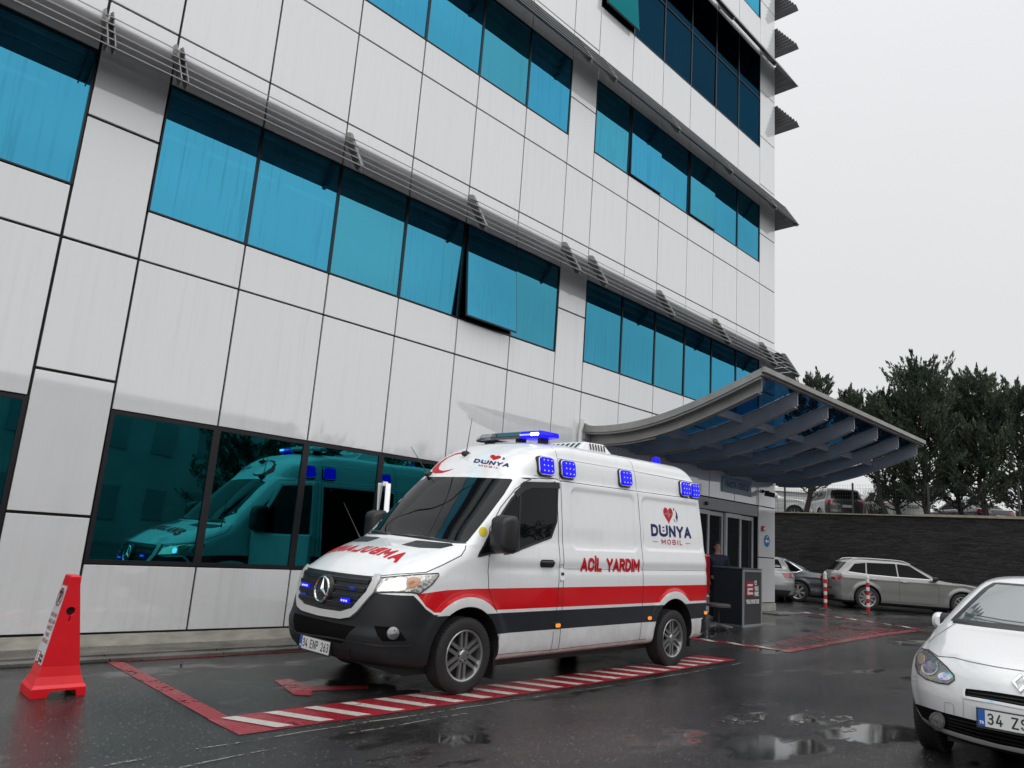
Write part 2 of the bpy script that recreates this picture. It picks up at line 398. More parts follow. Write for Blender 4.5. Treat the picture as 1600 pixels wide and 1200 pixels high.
# tilted louvre sunshades, each with its brackets
def shade(w, xa, xb, br, side_len=5.0):
    Z = WZ(w); n = 5; sh = MB(); ext = .55
    t0 = Vector((0, D - .13, Z - .07)); t1 = Vector((0, D - .43, Z - .60))
    for k in range(n):
        c_ = t0.lerp(t1, k / (n - 1)); off = D - c_.y
        ca, sa = math.cos(R(31)), math.sin(R(31)); hw = .088
        yo, zo = c_.y - hw * ca, c_.z - hw * sa; yi, zi = c_.y + hw * ca, c_.z + hw * sa
        yi = min(yi, D - .02)
        xo, xi = X1 + (D - yo), X1 + (D - yi); th = .014
        sh.add([(xa, yo, zo), (xb if xb < X1 - .1 else xo, yo, zo), (xb if xb < X1 - .1 else xi, yi, zi), (xa, yi, zi),
                (xa, yo, zo + th), (xb if xb < X1 - .1 else xo, yo, zo + th), (xb if xb < X1 - .1 else xi, yi, zi + th), (xa, yi, zi + th)],
               [(0, 1, 2, 3), (7, 6, 5, 4), (0, 4, 5, 1), (3, 2, 6, 7), (0, 3, 7, 4), (1, 5, 6, 2)])
        if xb > X1 - .1:
            ye = D + side_len
            sh.add([(xo, yo, zo), (xo, ye, zo), (xi, ye, zi), (xi, yi, zi), (xo, yo, zo + th), (xo, ye, zo + th), (xi, ye, zi + th), (xi, yi, zi + th)],
                   [(0, 3, 2, 1), (4, 5, 6, 7), (0, 1, 5, 4), (3, 7, 6, 2), (1, 2, 6, 5), (0, 4, 7, 3)])
    so = sh.build('sunshade', M_BLADE, B)
    for x in br:
        b = MB()
        for dx in ((-.05, .03) if x < 3.5 else (-.006,)):
            b.add([(x + dx + i * (.012 if x < 3.5 else .05), y, z) for i in (0, 1) for y, z in ((D - .0, Z + .06), (D - .10, Z + .03), (D - .50, Z - .62), (D - .47, Z - .70), (D - .38, Z - .66), (D - .06, Z - .17), (D, Z - .12))],
                  [tuple(range(7)), tuple(range(13, 6, -1))] + [(i, (i + 1) % 7, 7 + (i + 1) % 7, 7 + i) for i in range(7)])
        b.build('bracket', M_BRACK, so)
    return so
brs = [UX(u) for u in (-.06, .2175, .3077, .583, .8555, 1.1268, 1.2183, 1.489, 1.762, 2.036)]
for w in (.6245, 1.1183): shade(w, UX(-.9), 99, brs + [X1 + .42])
shade(1.612, UX(1.17), 99, [UX(1.2183), UX(1.489), UX(1.762), UX(2.036)])
for w in (1.467, 1.757, 1.905):   # shades on the side face only, their noses reaching past the corner
    s_ = MB(); Z = WZ(w)
    for k in range(8):
        y0, y1 = D - .08 - .06 * k, D + 6
        xo = X1 + .0 + .053 * k; zz = Z - .07 - .068 * k
        s_.add([(xo + .2, y0 - .0, zz - .1), (xo + .2, y1, zz - .1), (xo, y1, zz), (xo, y0, zz)] + [(xo + .2, y0, zz - .085), (xo + .2, y1, zz - .085), (xo, y1, zz + .015), (xo, y0, zz + .015)],
               [(0, 3, 2, 1), (4, 5, 6, 7), (0, 1, 5, 4), (3, 7, 6, 2), (1, 2, 6, 5), (0, 4, 7, 3)])
    s_.build('side_sunshade', M_BLADE, B)
# entrance: recessed header, glazed sliding doors
M_DFR = mat('door_aluminium', (.50, .52, .54), .35)
xa, xb, dz0, dz1 = UX(1.43), UX(2.036), gz(17), WZ(.147)
MB().box(xa, xb - .02, D + .02, D + .3, dz1 - .28, dz1 - .012).build('door_header', mat('header_metal', (.26, .27, .28), .35, metal=.3), B)
MB().box(UX(1.742) , UX(1.752), D - .03, D + .02, dz1 - .20, dz1 - .12).build('door_sensor', M_BLACK, B)
nd = 7; wd = (xb - xa - .04) / nd
for k in range(nd):
    x0 = xa + k * wd; x1 = x0 + wd; yy = D + (.05 if k % 2 else .12); f = MB(); t = .075; z1 = dz1 - .30
    f.box(x0, x0 + t, yy, yy + .05, dz0 + .02, z1).box(x1 - t, x1 - .004, yy, yy + .05, dz0 + .02, z1).box(x0 + t, x1 - t, yy, yy + .05, dz0 + .02, dz0 + .18).box(x0 + t, x1 - t, yy, yy + .05, z1 - .1, z1)
    d = f.build('door', M_DFR, B)
    MB().box(x0 + t, x1 - t, yy + .02, yy + .03, dz0 + .18, z1 - .1).build('glass', mat('door_glass', (.01, .012, .014), .03, coat=1) if k == 0 else bpy.data.materials['door_glass'], d)
MB().box(xa - .4, xb, D + .3, D + .4, 0, dz1).build('lobby_wall', mat('lobby_dark', (.02, .022, .024), .6), B)
# ---------------------------------------------------------------- ground, road paint
g = G('wet_asphalt')
v = g.mapped((1, 1, 1))
pn = g.noise(g.mapped((.30, .55, 1)), 1.0, 6, .6)           # where water stands
pn2 = g.noise(g.mapped((.9, 1.6, 1)), 1.0, 5, .6)
pud = g.ramp(g.math('ADD', g.math('MULTIPLY', pn, .65), g.math('MULTIPLY', pn2, .35)), [(.52, g.g(0)), (.575, g.g(1))])
agg = g.n('ShaderNodeTexVoronoi', {'Vector': v, 'Scale': 130.0}).outputs['Distance']
fine = g.noise(v, 160, 3, .7); mid = g.noise(v, 9, 6, .65); lar = g.noise(g.mapped((.25, .5, 1)), 1.2, 5, .6)
base = g.ramp(mid, [(.3, (.015, .0155, .017, 1)), (.7, (.030, .030, .031, 1))])
base = g.mix(g.ramp(lar, [(.40, g.g(0)), (.62, g.g(.8))]), base, (.066, .064, .061, 1))  # rough areas paler, raised further to put wet sheen into the colour
sp_ = g.ramp(fine, [(.66, g.g(0)), (.74, g.g(1))])
base = g.mix(g.ramp(g.noise(v, 70, 4, .8), [(.38, g.g(.75)), (.6, g.g(0))]), base, (.004, .004, .005, 1))
st1 = g.n('ShaderNodeTexVoronoi', {'Vector': v, 'Scale': 42.0}, feature='F1'); rc = g.n('ShaderNodeSeparateColor', {0: st1.outputs['Color']}).outputs[0]
chip = g.math('MULTIPLY', g.ramp(st1.outputs['Distance'], [(.16, g.g(1)), (.24, g.g(0))]), g.ramp(rc, [(.74, g.g(0)), (.84, g.g(1))]))
base = g.mix(chip, base, (.30, .30, .29, 1))  # pale stone chips, brightened so their colour also carries the wet glitter
base = g.mix(g.math('MULTIPLY', sp_, .5), base, (.22, .22, .22, 1))
base = g.mix(g.math('MULTIPLY', pud, .6), base, (.012, .012, .013, 1))
lit = g.n('ShaderNodeTexVoronoi', {'Vector': g.mapped((1, 1, 1)), 'Scale': 5.0}, feature='F1').outputs['Distance']
base = g.mix(g.ramp(lit, [(.0, g.g(.9)), (.035, g.g(0))]), base, (.25, .24, .22, 1))
rg = g.ramp(lar, [(.35, g.g(.07)), (.65, g.g(.27))])
rg2 = g.mix(pud, rg, g.g(.05))
h = g.math('ADD', g.math('MULTIPLY', agg, 1.0), g.math('MULTIPLY', fine, .4))
bs_ = g.n('ShaderNodeBump', {'Height': h, 'Distance': .005}); inv = g.math('SUBTRACT', 1.0, g.math('MULTIPLY', pud, .985))
g.t.links.new(g.math('MULTIPLY', inv, .42), bs_.inputs['Strength']); g.t.links.new(bs_.outputs[0], g.b.inputs['Normal'])
g.set(Base_Color=base, Roughness=rg2, Specular_IOR_Level=g.ramp(lar, [(.3, g.g(.5)), (.7, g.g(.36))]))
M_ASPH = g.m; ASPH_NT = (pn, pn2)
def sheet(name, poly, mat_, dz=.004, step=None, kind='structure', parent=None):
    """flat polygon laid on the ground surface"""
    me = bpy.data.meshes.new(name)
    xs = [p[0] for p in poly]
    b = bmesh.new(); vs = [b.verts.new((x, y, 0)) for x, y in poly]; b.faces.new(vs)
    x = math.floor(min(xs)) + 1
    while x < max(xs):
        if 5.5 < x < 19: bmesh.ops.bisect_plane(b, geom=b.verts[:] + b.edges[:] + b.faces[:], plane_co=(x, 0, 0), plane_no=(1, 0, 0))
        x += .5
    for v_ in b.verts: v_.co.z = gz(v_.co.x) + dz
    bmesh.ops.triangulate(b, faces=b.faces); bmesh.ops.recalc_face_normals(b, faces=b.faces)
    for f in b.faces:
        if f.normal.z < 0: f.normal_flip()
    b.to_mesh(me); b.free()
    o = link(name, me, mat_, parent)
    if kind and not parent: o['kind'] = kind
    return o
gm = MB(); xs = [-300, -60] + [5.5 + .5 * k for k in range(27)] + [24, 30.9, 31.2]
for i, x in enumerate(xs): gm.v += [(x, -300, gz(x)), (x, 320, gz(x))]
for i in range(len(xs) - 1): gm.f.append((2 * i, 2 * i + 2, 2 * i + 3, 2 * i + 1))
g0 = gm.build('ground', M_ASPH, norm=False); g0['kind'] = 'structure'
M_PAVE = None
g = G('wet_paving'); v = g.mapped((1, 1, 1))
br = g.n('ShaderNodeTexBrick', {'Vector': v, 'Scale': 1.0, 'Mortar Size': .006, 'Brick Width': 1.2, 'Row Height': .30, 'Color1': (.16, .15, .135, 1), 'Color2': (.13, .125, .115, 1), 'Mortar': (.03, .03, .03, 1)}).outputs[0]
st_ = g.ramp(g.noise(g.mapped((1, 1.5, 1)), 1.5, 5), [(.4, g.g(.45)), (.65, g.g(1))])
g.set(Base_Color=g.mix(1.0, br, st_, 'MULTIPLY'), Roughness=g.ramp(g.noise(v, 2, 4), [(.4, g.g(.12)), (.6, g.g(.4))]))
g.bump(g.noise(v, 60, 4), .2, .005); M_PAVE = g.m
sw = MB().box(-30, 11.2, 8.60, D - .005, .0, .05).box(-30, 11.2, 8.42, 8.598, .0, .035).build('pavement', M_PAVE, None, bevel=.006); sw['kind'] = 'structure'
tp = MB().box(18.3, X1 + .5, 8.45, D - .02, .12, .20).build('pavement', M_PAVE, None, bevel=.01); tp['kind'] = 'structure'
def paint(name, col, wear, wet=.25):
    g = G(name); v = g.mapped((1, 1, 1)); w = g.noise(v, 22, 6, .75); w2 = g.noise(v, 2.2, 4, .6)
    a = g.ramp(g.math('ADD', g.math('MULTIPLY', w, .55), g.math('MULTIPLY', w2, .45)), [(wear, g.g(0)), (wear + .06, g.g(1))])
    pud = g.ramp(g.noise(g.mapped((.5, .8, 1)), 1.0, 5), [(.5, g.g(.35)), (.55, g.g(.08))])
    g.set(Base_Color=g.mix(g.ramp(w, [(.3, g.g(0)), (.7, g.g(1))]), tuple(x * .72 for x in col) + (1,), (*col, 1)), Roughness=pud, Alpha=a)
    g.bump(g.n('ShaderNodeTexVoronoi', {'Vector': v, 'Scale': 95.0}).outputs['Distance'], .25, .004)
    return g.m
M_RED = paint('red_paint', (.34, .022, .035), .36); M_WHT = paint('white_paint', (.62, .60, .55), .37)
M_REDW = paint('worn_red_paint', (.32, .03, .04), .40)
M_REDV = paint('faded_red_paint', (.28, .03, .04), .475)
sheet('road_marking_line', [(2.98, 8.50), (3.12, 8.36), (3.02, 5.83), (2.86, 5.83)], M_REDW)
sheet('road_marking_line', [(3.121, 8.50), (3.121, 8.38), (10.6, 8.38), (10.6, 8.50)], M_REDW)
sheet('road_marking_band', [(2.85, 5.825), (2.85, 5.30), (10.45, 5.46), (10.28, 5.97)], M_RED)
for k in range(20):
    x = 2.97 + .362 * k; y1 = 5.80 + .018 * (x - 3) ; y0 = 5.345 + .022 * (x - 3)
    sheet('road_marking_stripe', [(x - .03, y1), (x + .10, y1), (x + .34, y0), (x + .20, y0)], M_WHT, .008)
# faded lettering patch under the van nose
sheet('road_marking_arrow', [(4.02, 6.95), (4.2, 6.95), (4.16, 6.55), (4.7, 6.35), (4.62, 6.22), (4.1, 6.38), (3.98, 6.2), (3.86, 6.3)], M_REDW)
# red and white kerb line of the next bay and its hatch
def dashed(x0, y0, x1, y1, w, n):
    d = Vector((x1 - x0, y1 - y0)); L = d.length; d /= L; nn = Vector((-d.y, d.x)) * w / 2
    a = Vector((x0, y0)); b = Vector((x1, y1))
    sheet('road_marking_line', [tuple(a - nn), tuple(b - nn), tuple(b + nn), tuple(a + nn)], M_RED)
    for k in range(n):
        p = a + d * L * (k + .25) / n; q = a + d * L * (k + .62) / n; sk = d * w * .5
        sheet('road_marking_stripe', [tuple(p - nn + sk), tuple(q - nn + sk), tuple(q + nn - sk), tuple(p + nn - sk)], M_WHT, .008)
dashed(11.75, 7.35, 12.15, 5.6, .22, 4)
dashed(20.6, 8.9, 19.6, 5.75, .30, 7)
hx = [(12.1, 5.7), (12.1, 5.35), (18.5, 5.5), (18.9, 7.0)]
for k in range(17):
    x = 12.2 + .38 * k; sheet('road_marking_stripe', [(x, 5.42 + .012 * k), (x + .26, 5.42 + .012 * k), (x + .85, 6.0 + .07 * k), (x + .6, 6.0 + .07 * k)], M_REDV, .004)
sheet('road_marking_line', [(12.0, 5.52), (12.0, 5.38), (19.3, 5.5), (19.3, 5.7)], M_REDW, .006)
# joint lines and old white scuffs in the asphalt
M_JNT = paint('joint_line', (.26, .25, .22), .47)
M_SCUFF = paint('white_scuff', (.30, .295, .285), .53)
def crack(pts, w, m_=None):
    rr = random.Random(len(pts)); P = []
    for a, b in zip(pts, pts[1:]):
        n = max(2, int(math.dist(a, b) / .25))
        for k in range(n): t = k / n; P.append((a[0] + (b[0] - a[0]) * t + rr.uniform(-.006, .006), a[1] + (b[1] - a[1]) * t + rr.uniform(-.012, .012)))
    P.append(pts[-1])
    up = [(x, y + w * rr.uniform(.3, .7)) for x, y in P]; dn = [(x, y - w * rr.uniform(.3, .7)) for x, y in P]
    sheet('road_joint', up + dn[::-1], m_ or M_JNT, .004)
crack([(1.2, 4.95), (2.4, 5.12), (3.6, 5.17), (6.5, 5.22), (10.5, 5.28)], .022)
crack([(1.5, 4.66), (2.6, 4.86), (3.6, 4.96), (4.8, 5.02)], .02)
for k, (y, w) in enumerate(((6.3, .05), (6.9, .06), (7.6, .05), (8.4, .06), (9.4, .05))): crack([(19.5 + .3 * k, y), (23, y + .2), (29, y + .1)], w, M_FRAME)
g = G('manhole'); 
MB().lathe([(.0, .17), (.30, .17), (.34, .178), (.34, .1)], 24, 'z', (17.4, 6.35, gz(17.4) - .168)).build('manhole_cover', mat('cast_iron', (.03, .03, .032), .4, metal=.5, bump=.5, bs=60))
tag([o for o in COL.objects if o.name.startswith('manhole')][0], 'round dark iron manhole cover set in the wet asphalt beyond the ambulance', 'manhole cover')
for i, (x, y, s_) in enumerate(((7.1, 3.62, .5), (7.35, 3.25, .25), (7.75, 3.3, .5), (8.0, 3.05, .28), (7.6, 2.85, .2))):
    rr = random.Random(i); n = 14
    sheet('road_scuff', [(x + s_ * rr.uniform(.6, 1) * math.cos(2 * math.pi * k / n), y + s_ * .38 * rr.uniform(.5, 1) * math.sin(2 * math.pi * k / n)) for k in range(n)], M_SCUFF, .004)
# upper terrace behind the retaining wall
g = G('grass_verge'); v = g.mapped((1, 1, 1))
g.set(Base_Color=g.ramp(g.noise(v, 6, 6, .7), [(.35, (.02, .03, .012, 1)), (.65, (.06, .06, .03, 1))]), Roughness=.9); g.bump(g.noise(v, 30, 5), .6, .05)
ug = MB().box(31.21, 34.0, -60, 60, -.5, 3.40).build('terrain', g.m); ug['kind'] = 'structure'
ug2 = MB().box(34.01, 500, -300, 320, -.5, 3.30).build('road', mat('upper_asphalt', (.05, .05, .05), .5, var=.4, vs=2)); ug2['kind'] = 'structure'
# ---------------------------------------------------------------- entrance canopy
M_STEEL = mat('canopy_steel', (.33, .325, .31), .42, metal=.35, var=.25, vs=3)
M_RIB = mat('canopy_rib', (.40, .42, .46), .4, metal=.3, var=.2, vs=2)
g = G('canopy_glass'); tr_ = g.n('ShaderNodeBsdfTransparent', {'Color': (.10, .23, .34, 1)}); gl_ = g.n('ShaderNodeBsdfGlossy', {'Color': (.35, .5, .65, 1), 'Roughness': .03})
mm = g.n('ShaderNodeMixShader', {0: .10}); g.t.links.new(tr_.outputs[0], mm.inputs[1]); g.t.links.new(gl_.outputs[0], mm.inputs[2]); g.t.links.new(mm.outputs[0], g.o.inputs[0]); M_CG = g.m
CP = [(9.10, 3.76), (8.40, 3.735), (7.82, 3.79), (7.15, 3.925), (6.52, 4.12), (5.93, 4.335), (5.50, 4.50)]
def cz(y):
    ys = [p[0] for p in CP][::-1]; zs = [p[1] for p in CP][::-1]
    # smooth interpolation through the measured curve
    return float(np.interp(y, FY, FZ))
_c = np.polyfit([p[0] for p in CP], [p[1] for p in CP], 4); FY = np.linspace(5.4, 9.12, 60); FZ = np.polyval(_c, FY)
CAN = thing('entrance_canopy', 'steel and blue glass canopy curving up over the patient entrance', 'canopy', (0, 0, 0))
def arc_strip(x0, x1, y0, y1, top, bot, n=28):
    """solid following the canopy curve between offsets top and bot below it"""
    m_ = MB(); ys = [y0 + (y1 - y0) * k / n for k in range(n + 1)]
    for y in ys: z = cz(y); m_.v += [(x0, y, z - top), (x1, y, z - top), (x1, y, z - bot), (x0, y, z - bot)]
    for k in range(n):
        a = 4 * k; b = a + 4
        for i in range(4): m_.f.append((a + i, a + (i + 1) % 4, b + (i + 1) % 4, b + i))
    m_.f += [(0, 1, 2, 3), (4 * n + 3, 4 * n + 2, 4 * n + 1, 4 * n)]
    return m_
def join(*ms):
    o = MB()
    for m_ in ms: o.add(m_.v, m_.f)
    return o
xL, xR = 11.20, 19.62
join(arc_strip(xL, xL + .06, 5.46, 9.11, 0, .115), arc_strip(xL + .03, xL + .08, 5.50, 9.11, .118, .15), arc_strip(xL + .02, xL + .30, 5.5, 9.11, -.012, .012)).build('side_fascia', M_STEEL, CAN, smooth=True)
join(arc_strip(xR - .06, xR, 5.46, 9.11, 0, .115)).build('side_fascia', M_STEEL, CAN, smooth=True)
zf = cz(5.46)
MB().box(xL, xR, 5.40, 5.455, zf - .07, zf + .02).box(xL + .02, xR - .02, 5.46, 5.54, zf - .10, zf - .05).build('front_fascia', M_STEEL, CAN, bevel=.006)
rx = [11.42, 12.80, 14.14, 15.48, 16.80, 18.14, 19.46]
for i, x in enumerate(rx):
    w = arc_strip(x - .012, x + .012, 5.56, 9.08, .06, .30); fl = arc_strip(x - .075, x + .075, 5.60, 9.08, .30, .315); ft = arc_strip(x - .075, x + .075, 5.56, 9.08, .045, .06)
    join(w, fl, ft).build('rib', M_STEEL if i == 0 else M_RIB, CAN, smooth=True)
    arc_strip(x - .02, x + .02, 7.6, 9.0, .318, .345).build('light_rail', M_STEEL, CAN)
for a, b in zip(rx, rx[1:]):
    arc_strip(a + .02, b - .02, 5.5, 9.08, .0, .014).build('glass', M_CG, CAN, smooth=True)
    for y in (6.62, 7.75, 8.75):
        z = cz(y); MB().box(a + .02, b - .02, y - .035, y + .035, z - .16, z - .02).build('purlin', M_RIB, CAN)
# panel upstand on the facade where the canopy lands
MB().box(xL + .02, xR, D - .05, D - .002, 3.50, 3.80).build('wall_plate', M_RIB, CAN)
pipe = MB().tube([(11.06, D - .07, 3.0), (11.06, D - .07, 3.66), (11.06, D - .10, 3.74), (11.06, D - .10, 3.86)], .035, 12)
pipe.tube([(11.06, D - .10, 3.80), (11.20, D - .10, 3.80)], .028, 10).tube([(11.06, D - .07, .2), (11.06, D - .07, 3.0)], .032, 12)
tag(pipe.build('drain_pipe', M_WHITE, None, smooth=True), 'white drain pipe running up the facade to the left end of the canopy', 'pipe')
# ---------------------------------------------------------------- signs, camera, alarm
def board(name, label, x0, x1, z0, z1, material, y=D - .03):
    t = thing(name, label, 'sign', ((x0 + x1) / 2, y, z0)); MB().box(-(x1 - x0) / 2, (x1 - x0) / 2, 0, .028, 0, z1 - z0).build('board', material, t, bevel=.004); return t
FM = lambda x, y, z: frame((x, y, z), (1, 0, 0), (0, 0, 1))
s_ = board('entrance_sign', 'pale blue board reading HASTA GİRİŞİ above the sliding doors', 16.62, 18.10, 3.02, 3.40, mat('sign_blue_grey', (.20, .30, .38), .4))
text_obj('lettering', 'HASTA GİRİŞİ', .20, FM(0, -.004, .19), mat('sign_letter', (.05, .06, .08), .5), s_, bold=.004, sx=.92)
s_ = thing('guidance_sign', 'round blue sticker with white arrow on the corner pillar', 'sign', (19.03, D - .004, 1.80))
MB().lathe([(.155, -.004), (.155, 0)], 36, 'y', (0, 0, .16)).build('disc', mat('sign_blue', (.01, .19, .42), .35), s_)
MB().prism([(-.11, .15), (-.03, .21), (-.03, .175), (.10, .175), (.10, .125), (-.03, .125), (-.03, .09)], -.008, -.0045).prism([(-.05, .24), (.05, .24), (.03, .27), (-.03, .27)], -.008, -.0045).build('arrow', M_WHITE, s_)
t = thing('alarm_call_point', 'small red fire alarm box on the corner pillar', 'alarm box', (18.78, D - .002, 2.20))
MB().box(-.06, .06, -.05, 0, 0, .13).build('box', mat('alarm_red', (.45, .02, .02), .4), t, bevel=.008); MB().box(-.035, .035, -.056, -.051, .03, .09).build('label', M_WHITE, t)
t = thing('security_camera', 'dark security camera beside the HASTA GİRİŞİ board', 'camera', (18.75, D - .02, 3.22))
MB().tube([(0, 0, 0), (0, -.16, .0), (0, -.2, -.05)], .022, 8).build('arm', M_BLACK, t); MB().tube([(-.10, -.10, -.06), (.02, -.32, -.10)], .062, 14).lathe([(.05, 0), (.05, -.02)], 14, 'y').build('housing', M_BLACK, t, smooth=True)
t = thing('wall_lamp', 'small white lamp sticking out from the building corner', 'lamp', (X1 + .0, D + .3, 3.12))
MB().tube([(0, 0, 0), (.16, -.05, 0)], .025, 8).tube([(.10, -.12, .0), (.20, .0, .0)], .05, 12).build('body', M_WHITE, t, smooth=True)
t = thing('wayfinding_plate', 'small grey plate sticking out past the corner above the silver car', 'sign', (X1, D + .25, 1.72))
MB().box(0, .34, 0, .02, 0, .26).build('plate', mat('plate_grey', (.4, .4, .4), .4), t); MB().box(.05, .27, -.004, -.001, .08, .12).box(.05, .22, -.004, -.001, .16, .19).build('marks', M_FRAME, t)
# ---------------------------------------------------------------- valet desk
t = thing('valet_desk', 'dark grey valet desk with red E logo standing right behind the ambulance', 'desk', (14.42, 7.42, gz(14.4)), R(4))
MB().box(0, .92, 0, .62, .04, 1.12).build('body', mat('desk_dark', (.006, .009, .016), .35), t, bevel=.01)
MB().box(-.02, .94, -.02, .64, 1.122, 1.15).build('top', mat('desk_top', (.07, .075, .08), .35), t, bevel=.006)
f = MB(); f.box(-.01, .03, -.03, -.001, .0, 1.12).box(.89, .93, -.03, -.001, .0, 1.12).box(.03, .89, -.03, -.001, 0, .05).box(.03, .89, -.03, -.001, 1.08, 1.12)
f.build('frame', mat('desk_frame', (.38, .38, .39), .4, metal=.3), t)
MB().box(.03, .89, -.02, -.001, .05, 1.08).build('front_panel', mat('desk_panel', (.055, .058, .062), .4), t)
MB().box(.13, .52, -.026, -.021, .60, .90).build('logo', mat('logo_red', (.38, .02, .04), .4), t)
e_ = MB()
e_.prism([(.19, .84), (.46, .84), (.42, .80), (.17, .80)], -.031, -.0265).prism([(.19, .76), (.47, .76), (.43, .72), (.24, .72), (.24, .68), (.44, .68), (.47, .635), (.19, .635)], -.031, -.0265)
e_.build('logo_letter', M_WHITE, t)
for k, w in enumerate(('CE', 'VALE', 'PARK')): text_obj('lettering', w, .115, FM(.55, -.024, .86 - .11 * k), M_WHITE, t, bold=.006, sx=.75, align='LEFT')
text_obj('lettering', 'VALE NOKTASI', .11, FM(.46, -.024, .49), M_WHITE, t, bold=.005, sx=.86)
# stool
t = thing('office_stool', 'low wheeled stool with brown seat beside the valet desk', 'stool', (13.35, 7.35, gz(13.35)), R(20))
MB().lathe([(0, .50), (.20, .50), (.225, .475), (.22, .44), (.0, .43)], 24, 'z').build('seat', mat('seat_brown', (.085, .07, .065), .6), t, smooth=True)
MB().tube([(0, 0, .43), (0, 0, .13)], .025, 10).build('column', M_BLACK, t)
for k in range(5):
    a = 2 * math.pi * k / 5 + .2; c_, s2 = math.cos(a), math.sin(a)
    l = MB().bar((0, 0, .13), (.27 * c_, .27 * s2, .08), .035, .03).build('leg', M_ALU, t)
    MB().lathe([(.0, -.012), (.025, -.012), (.025, .012), (0, .012)], 12, 'y', (.27 * c_, .27 * s2, .027)).build('castor', M_BLACK, l)
# ---------------------------------------------------------------- red barrier with notice
M_REDP = mat('red_plastic', (.72, .005, .014), .38, var=.12, vs=6, bump=.05, bs=12, coat=.1)
t = thing('warning_barrier', 'red plastic wedge barrier with white no parking notice near the left edge', 'barrier', (1.95, 7.02, 0), R(-2))
# profile in x-z: sloping notice side on -x, near-vertical side on +x
def lerp(a, b, k): return a + (b - a) * k
secs = [(0, 0, .445, 0, .345), (.07, 0, .445, 0, .345), (.095, .02, .425, .02, .325), (.155, .045, .395, .042, .305), (.23, .062, .375, .055, .29), (.87, .165, .265, .08, .265), (.935, .175, .262, .08, .265), (.945, .183, .255, .09, .255)]
v = []
for z, x0, x1, y0, y1 in [(a, b * .9, c * .9, d, e) for a, b, c, d, e in secs]: v += [(x0, y0, z), (x1, y0, z), (x1, y1, z), (x0, y1, z)]
fs = [(4 * i + k, 4 * i + (k + 1) % 4, 4 * i + 4 + (k + 1) % 4, 4 * i + 4 + k) for i in range(len(secs) - 1) for k in range(4)] + [(3, 2, 1, 0), tuple(4 * (len(secs) - 1) + k for k in range(4))]
cone = MB().add(v, fs).build('body', M_REDP, t)
def boolean(o, cutter, op='DIFFERENCE'):
    md = o.modifiers.new('b', 'BOOLEAN'); md.object = cutter; md.operation = op; md.solver = 'EXACT'
    bpy.context.view_layer.update()
    me = bpy.data.meshes.new_from_object(o.evaluated_get(bpy.context.evaluated_depsgraph_get()))
    o.modifiers.remove(md); old = o.data; o.data = me; bpy.data.objects.remove(cutter)
cut = MB().prism([(.10, -.05), (.36, -.05), (.32, .05), (.14, .05)], -.1, .5).build('cut', None, t); boolean(cone, cut)
cut = MB().lathe([(.0, -.1), (.034, -.1), (.034, .16), (0, .16)], 20, 'y', (.200, 0, .66)).build('cut', None, t); boolean(cone, cut)
cut = MB().prism([(.192, .64), (.208, .64), (.208, .585), (.200, .57), (.192, .585)], -.1, .10).build('cut', None, t); boolean(cone, cut)
q = cone.modifiers.new('bevel', 'BEVEL'); q.width = .014; q.segments = 3; q.limit_method = 'ANGLE'; q.angle_limit = R(22)
MB().box(.165, .235, .12, .13, .56, .71).build('recess', M_BLACK, t)
# notice on the slope: plane through (.10,.24)-(.325,.92)
sl = Vector((.0927, 0, .64)).normalized(); Mn = frame(Vector((.1022, .173, .55)) - Vector((.64, 0, -.0927)).normalized() * .004, (0, -1, 0), sl)
q = [(-.11, -.31), (.11, -.31), (.086, .31), (-.086, .31)]
MB().prism(q, -.002, .002, 'z', Mn).build('notice', mat('notice_white', (.62, .60, .61), .35, var=.1, vs=4), t)
rg_ = MB(); n = 32
for k in range(n):
    a, b = 2 * math.pi * k / n, 2 * math.pi * (k + 1) / n
    rg_.add([Mn @ Vector((r * math.cos(w), .215 + r * math.sin(w), .0035)) for r, w in ((.075, a), (.075, b), (.060, b), (.060, a))], [(0, 1, 2, 3)])
rg_.prism([(-.05, .255), (-.04, .265), (.05, .175), (.04, .165)], .003, .0038, 'z', Mn)
rg_.build('prohibition_ring', mat('ring_red', (.25, .03, .05), .4), t)
text_obj('letter', 'P', .13, Mn @ Matrix.Translation((0, .212, .0026)), M_FRAME, t, bold=.006, ext=.0005)
mr = mat('notice_pink', (.32, .14, .16), .5)
for k, w in enumerate(('HASTANE', 'ARAÇLARI', 'HARİCİ', 'PARK', 'EDİLMEZ')): text_obj('lettering', w, .042, Mn @ Matrix.Translation((0, .07 - .052 * k, .003)), mr, t, bold=.001, ext=.0005)
MB().box(-.075, .01, -.31, -.22, .0025, .0035, Mn).build('notice_logo', mat('ring_red2', (.25, .03, .05), .4), t)
text_obj('logo_letter', 'E', .09, Mn @ Matrix.Translation((-.032, -.265, .0045)), M_WHITE, t, bold=.004, ext=.0005)
text_obj('lettering', 'VALE', .035, Mn @ Matrix.Translation((.055, -.25, .003)), M_FRAME, t, bold=.001, ext=.0005)
text_obj('lettering', 'PARK', .035, Mn @ Matrix.Translation((.055, -.285, .003)), M_FRAME, t, bold=.001, ext=.0005)
MB().box(.154, .165, .11, .135, .885, .91).box(.154, .165, .21, .235, .885, .91).build('slot', M_BLACK, t)
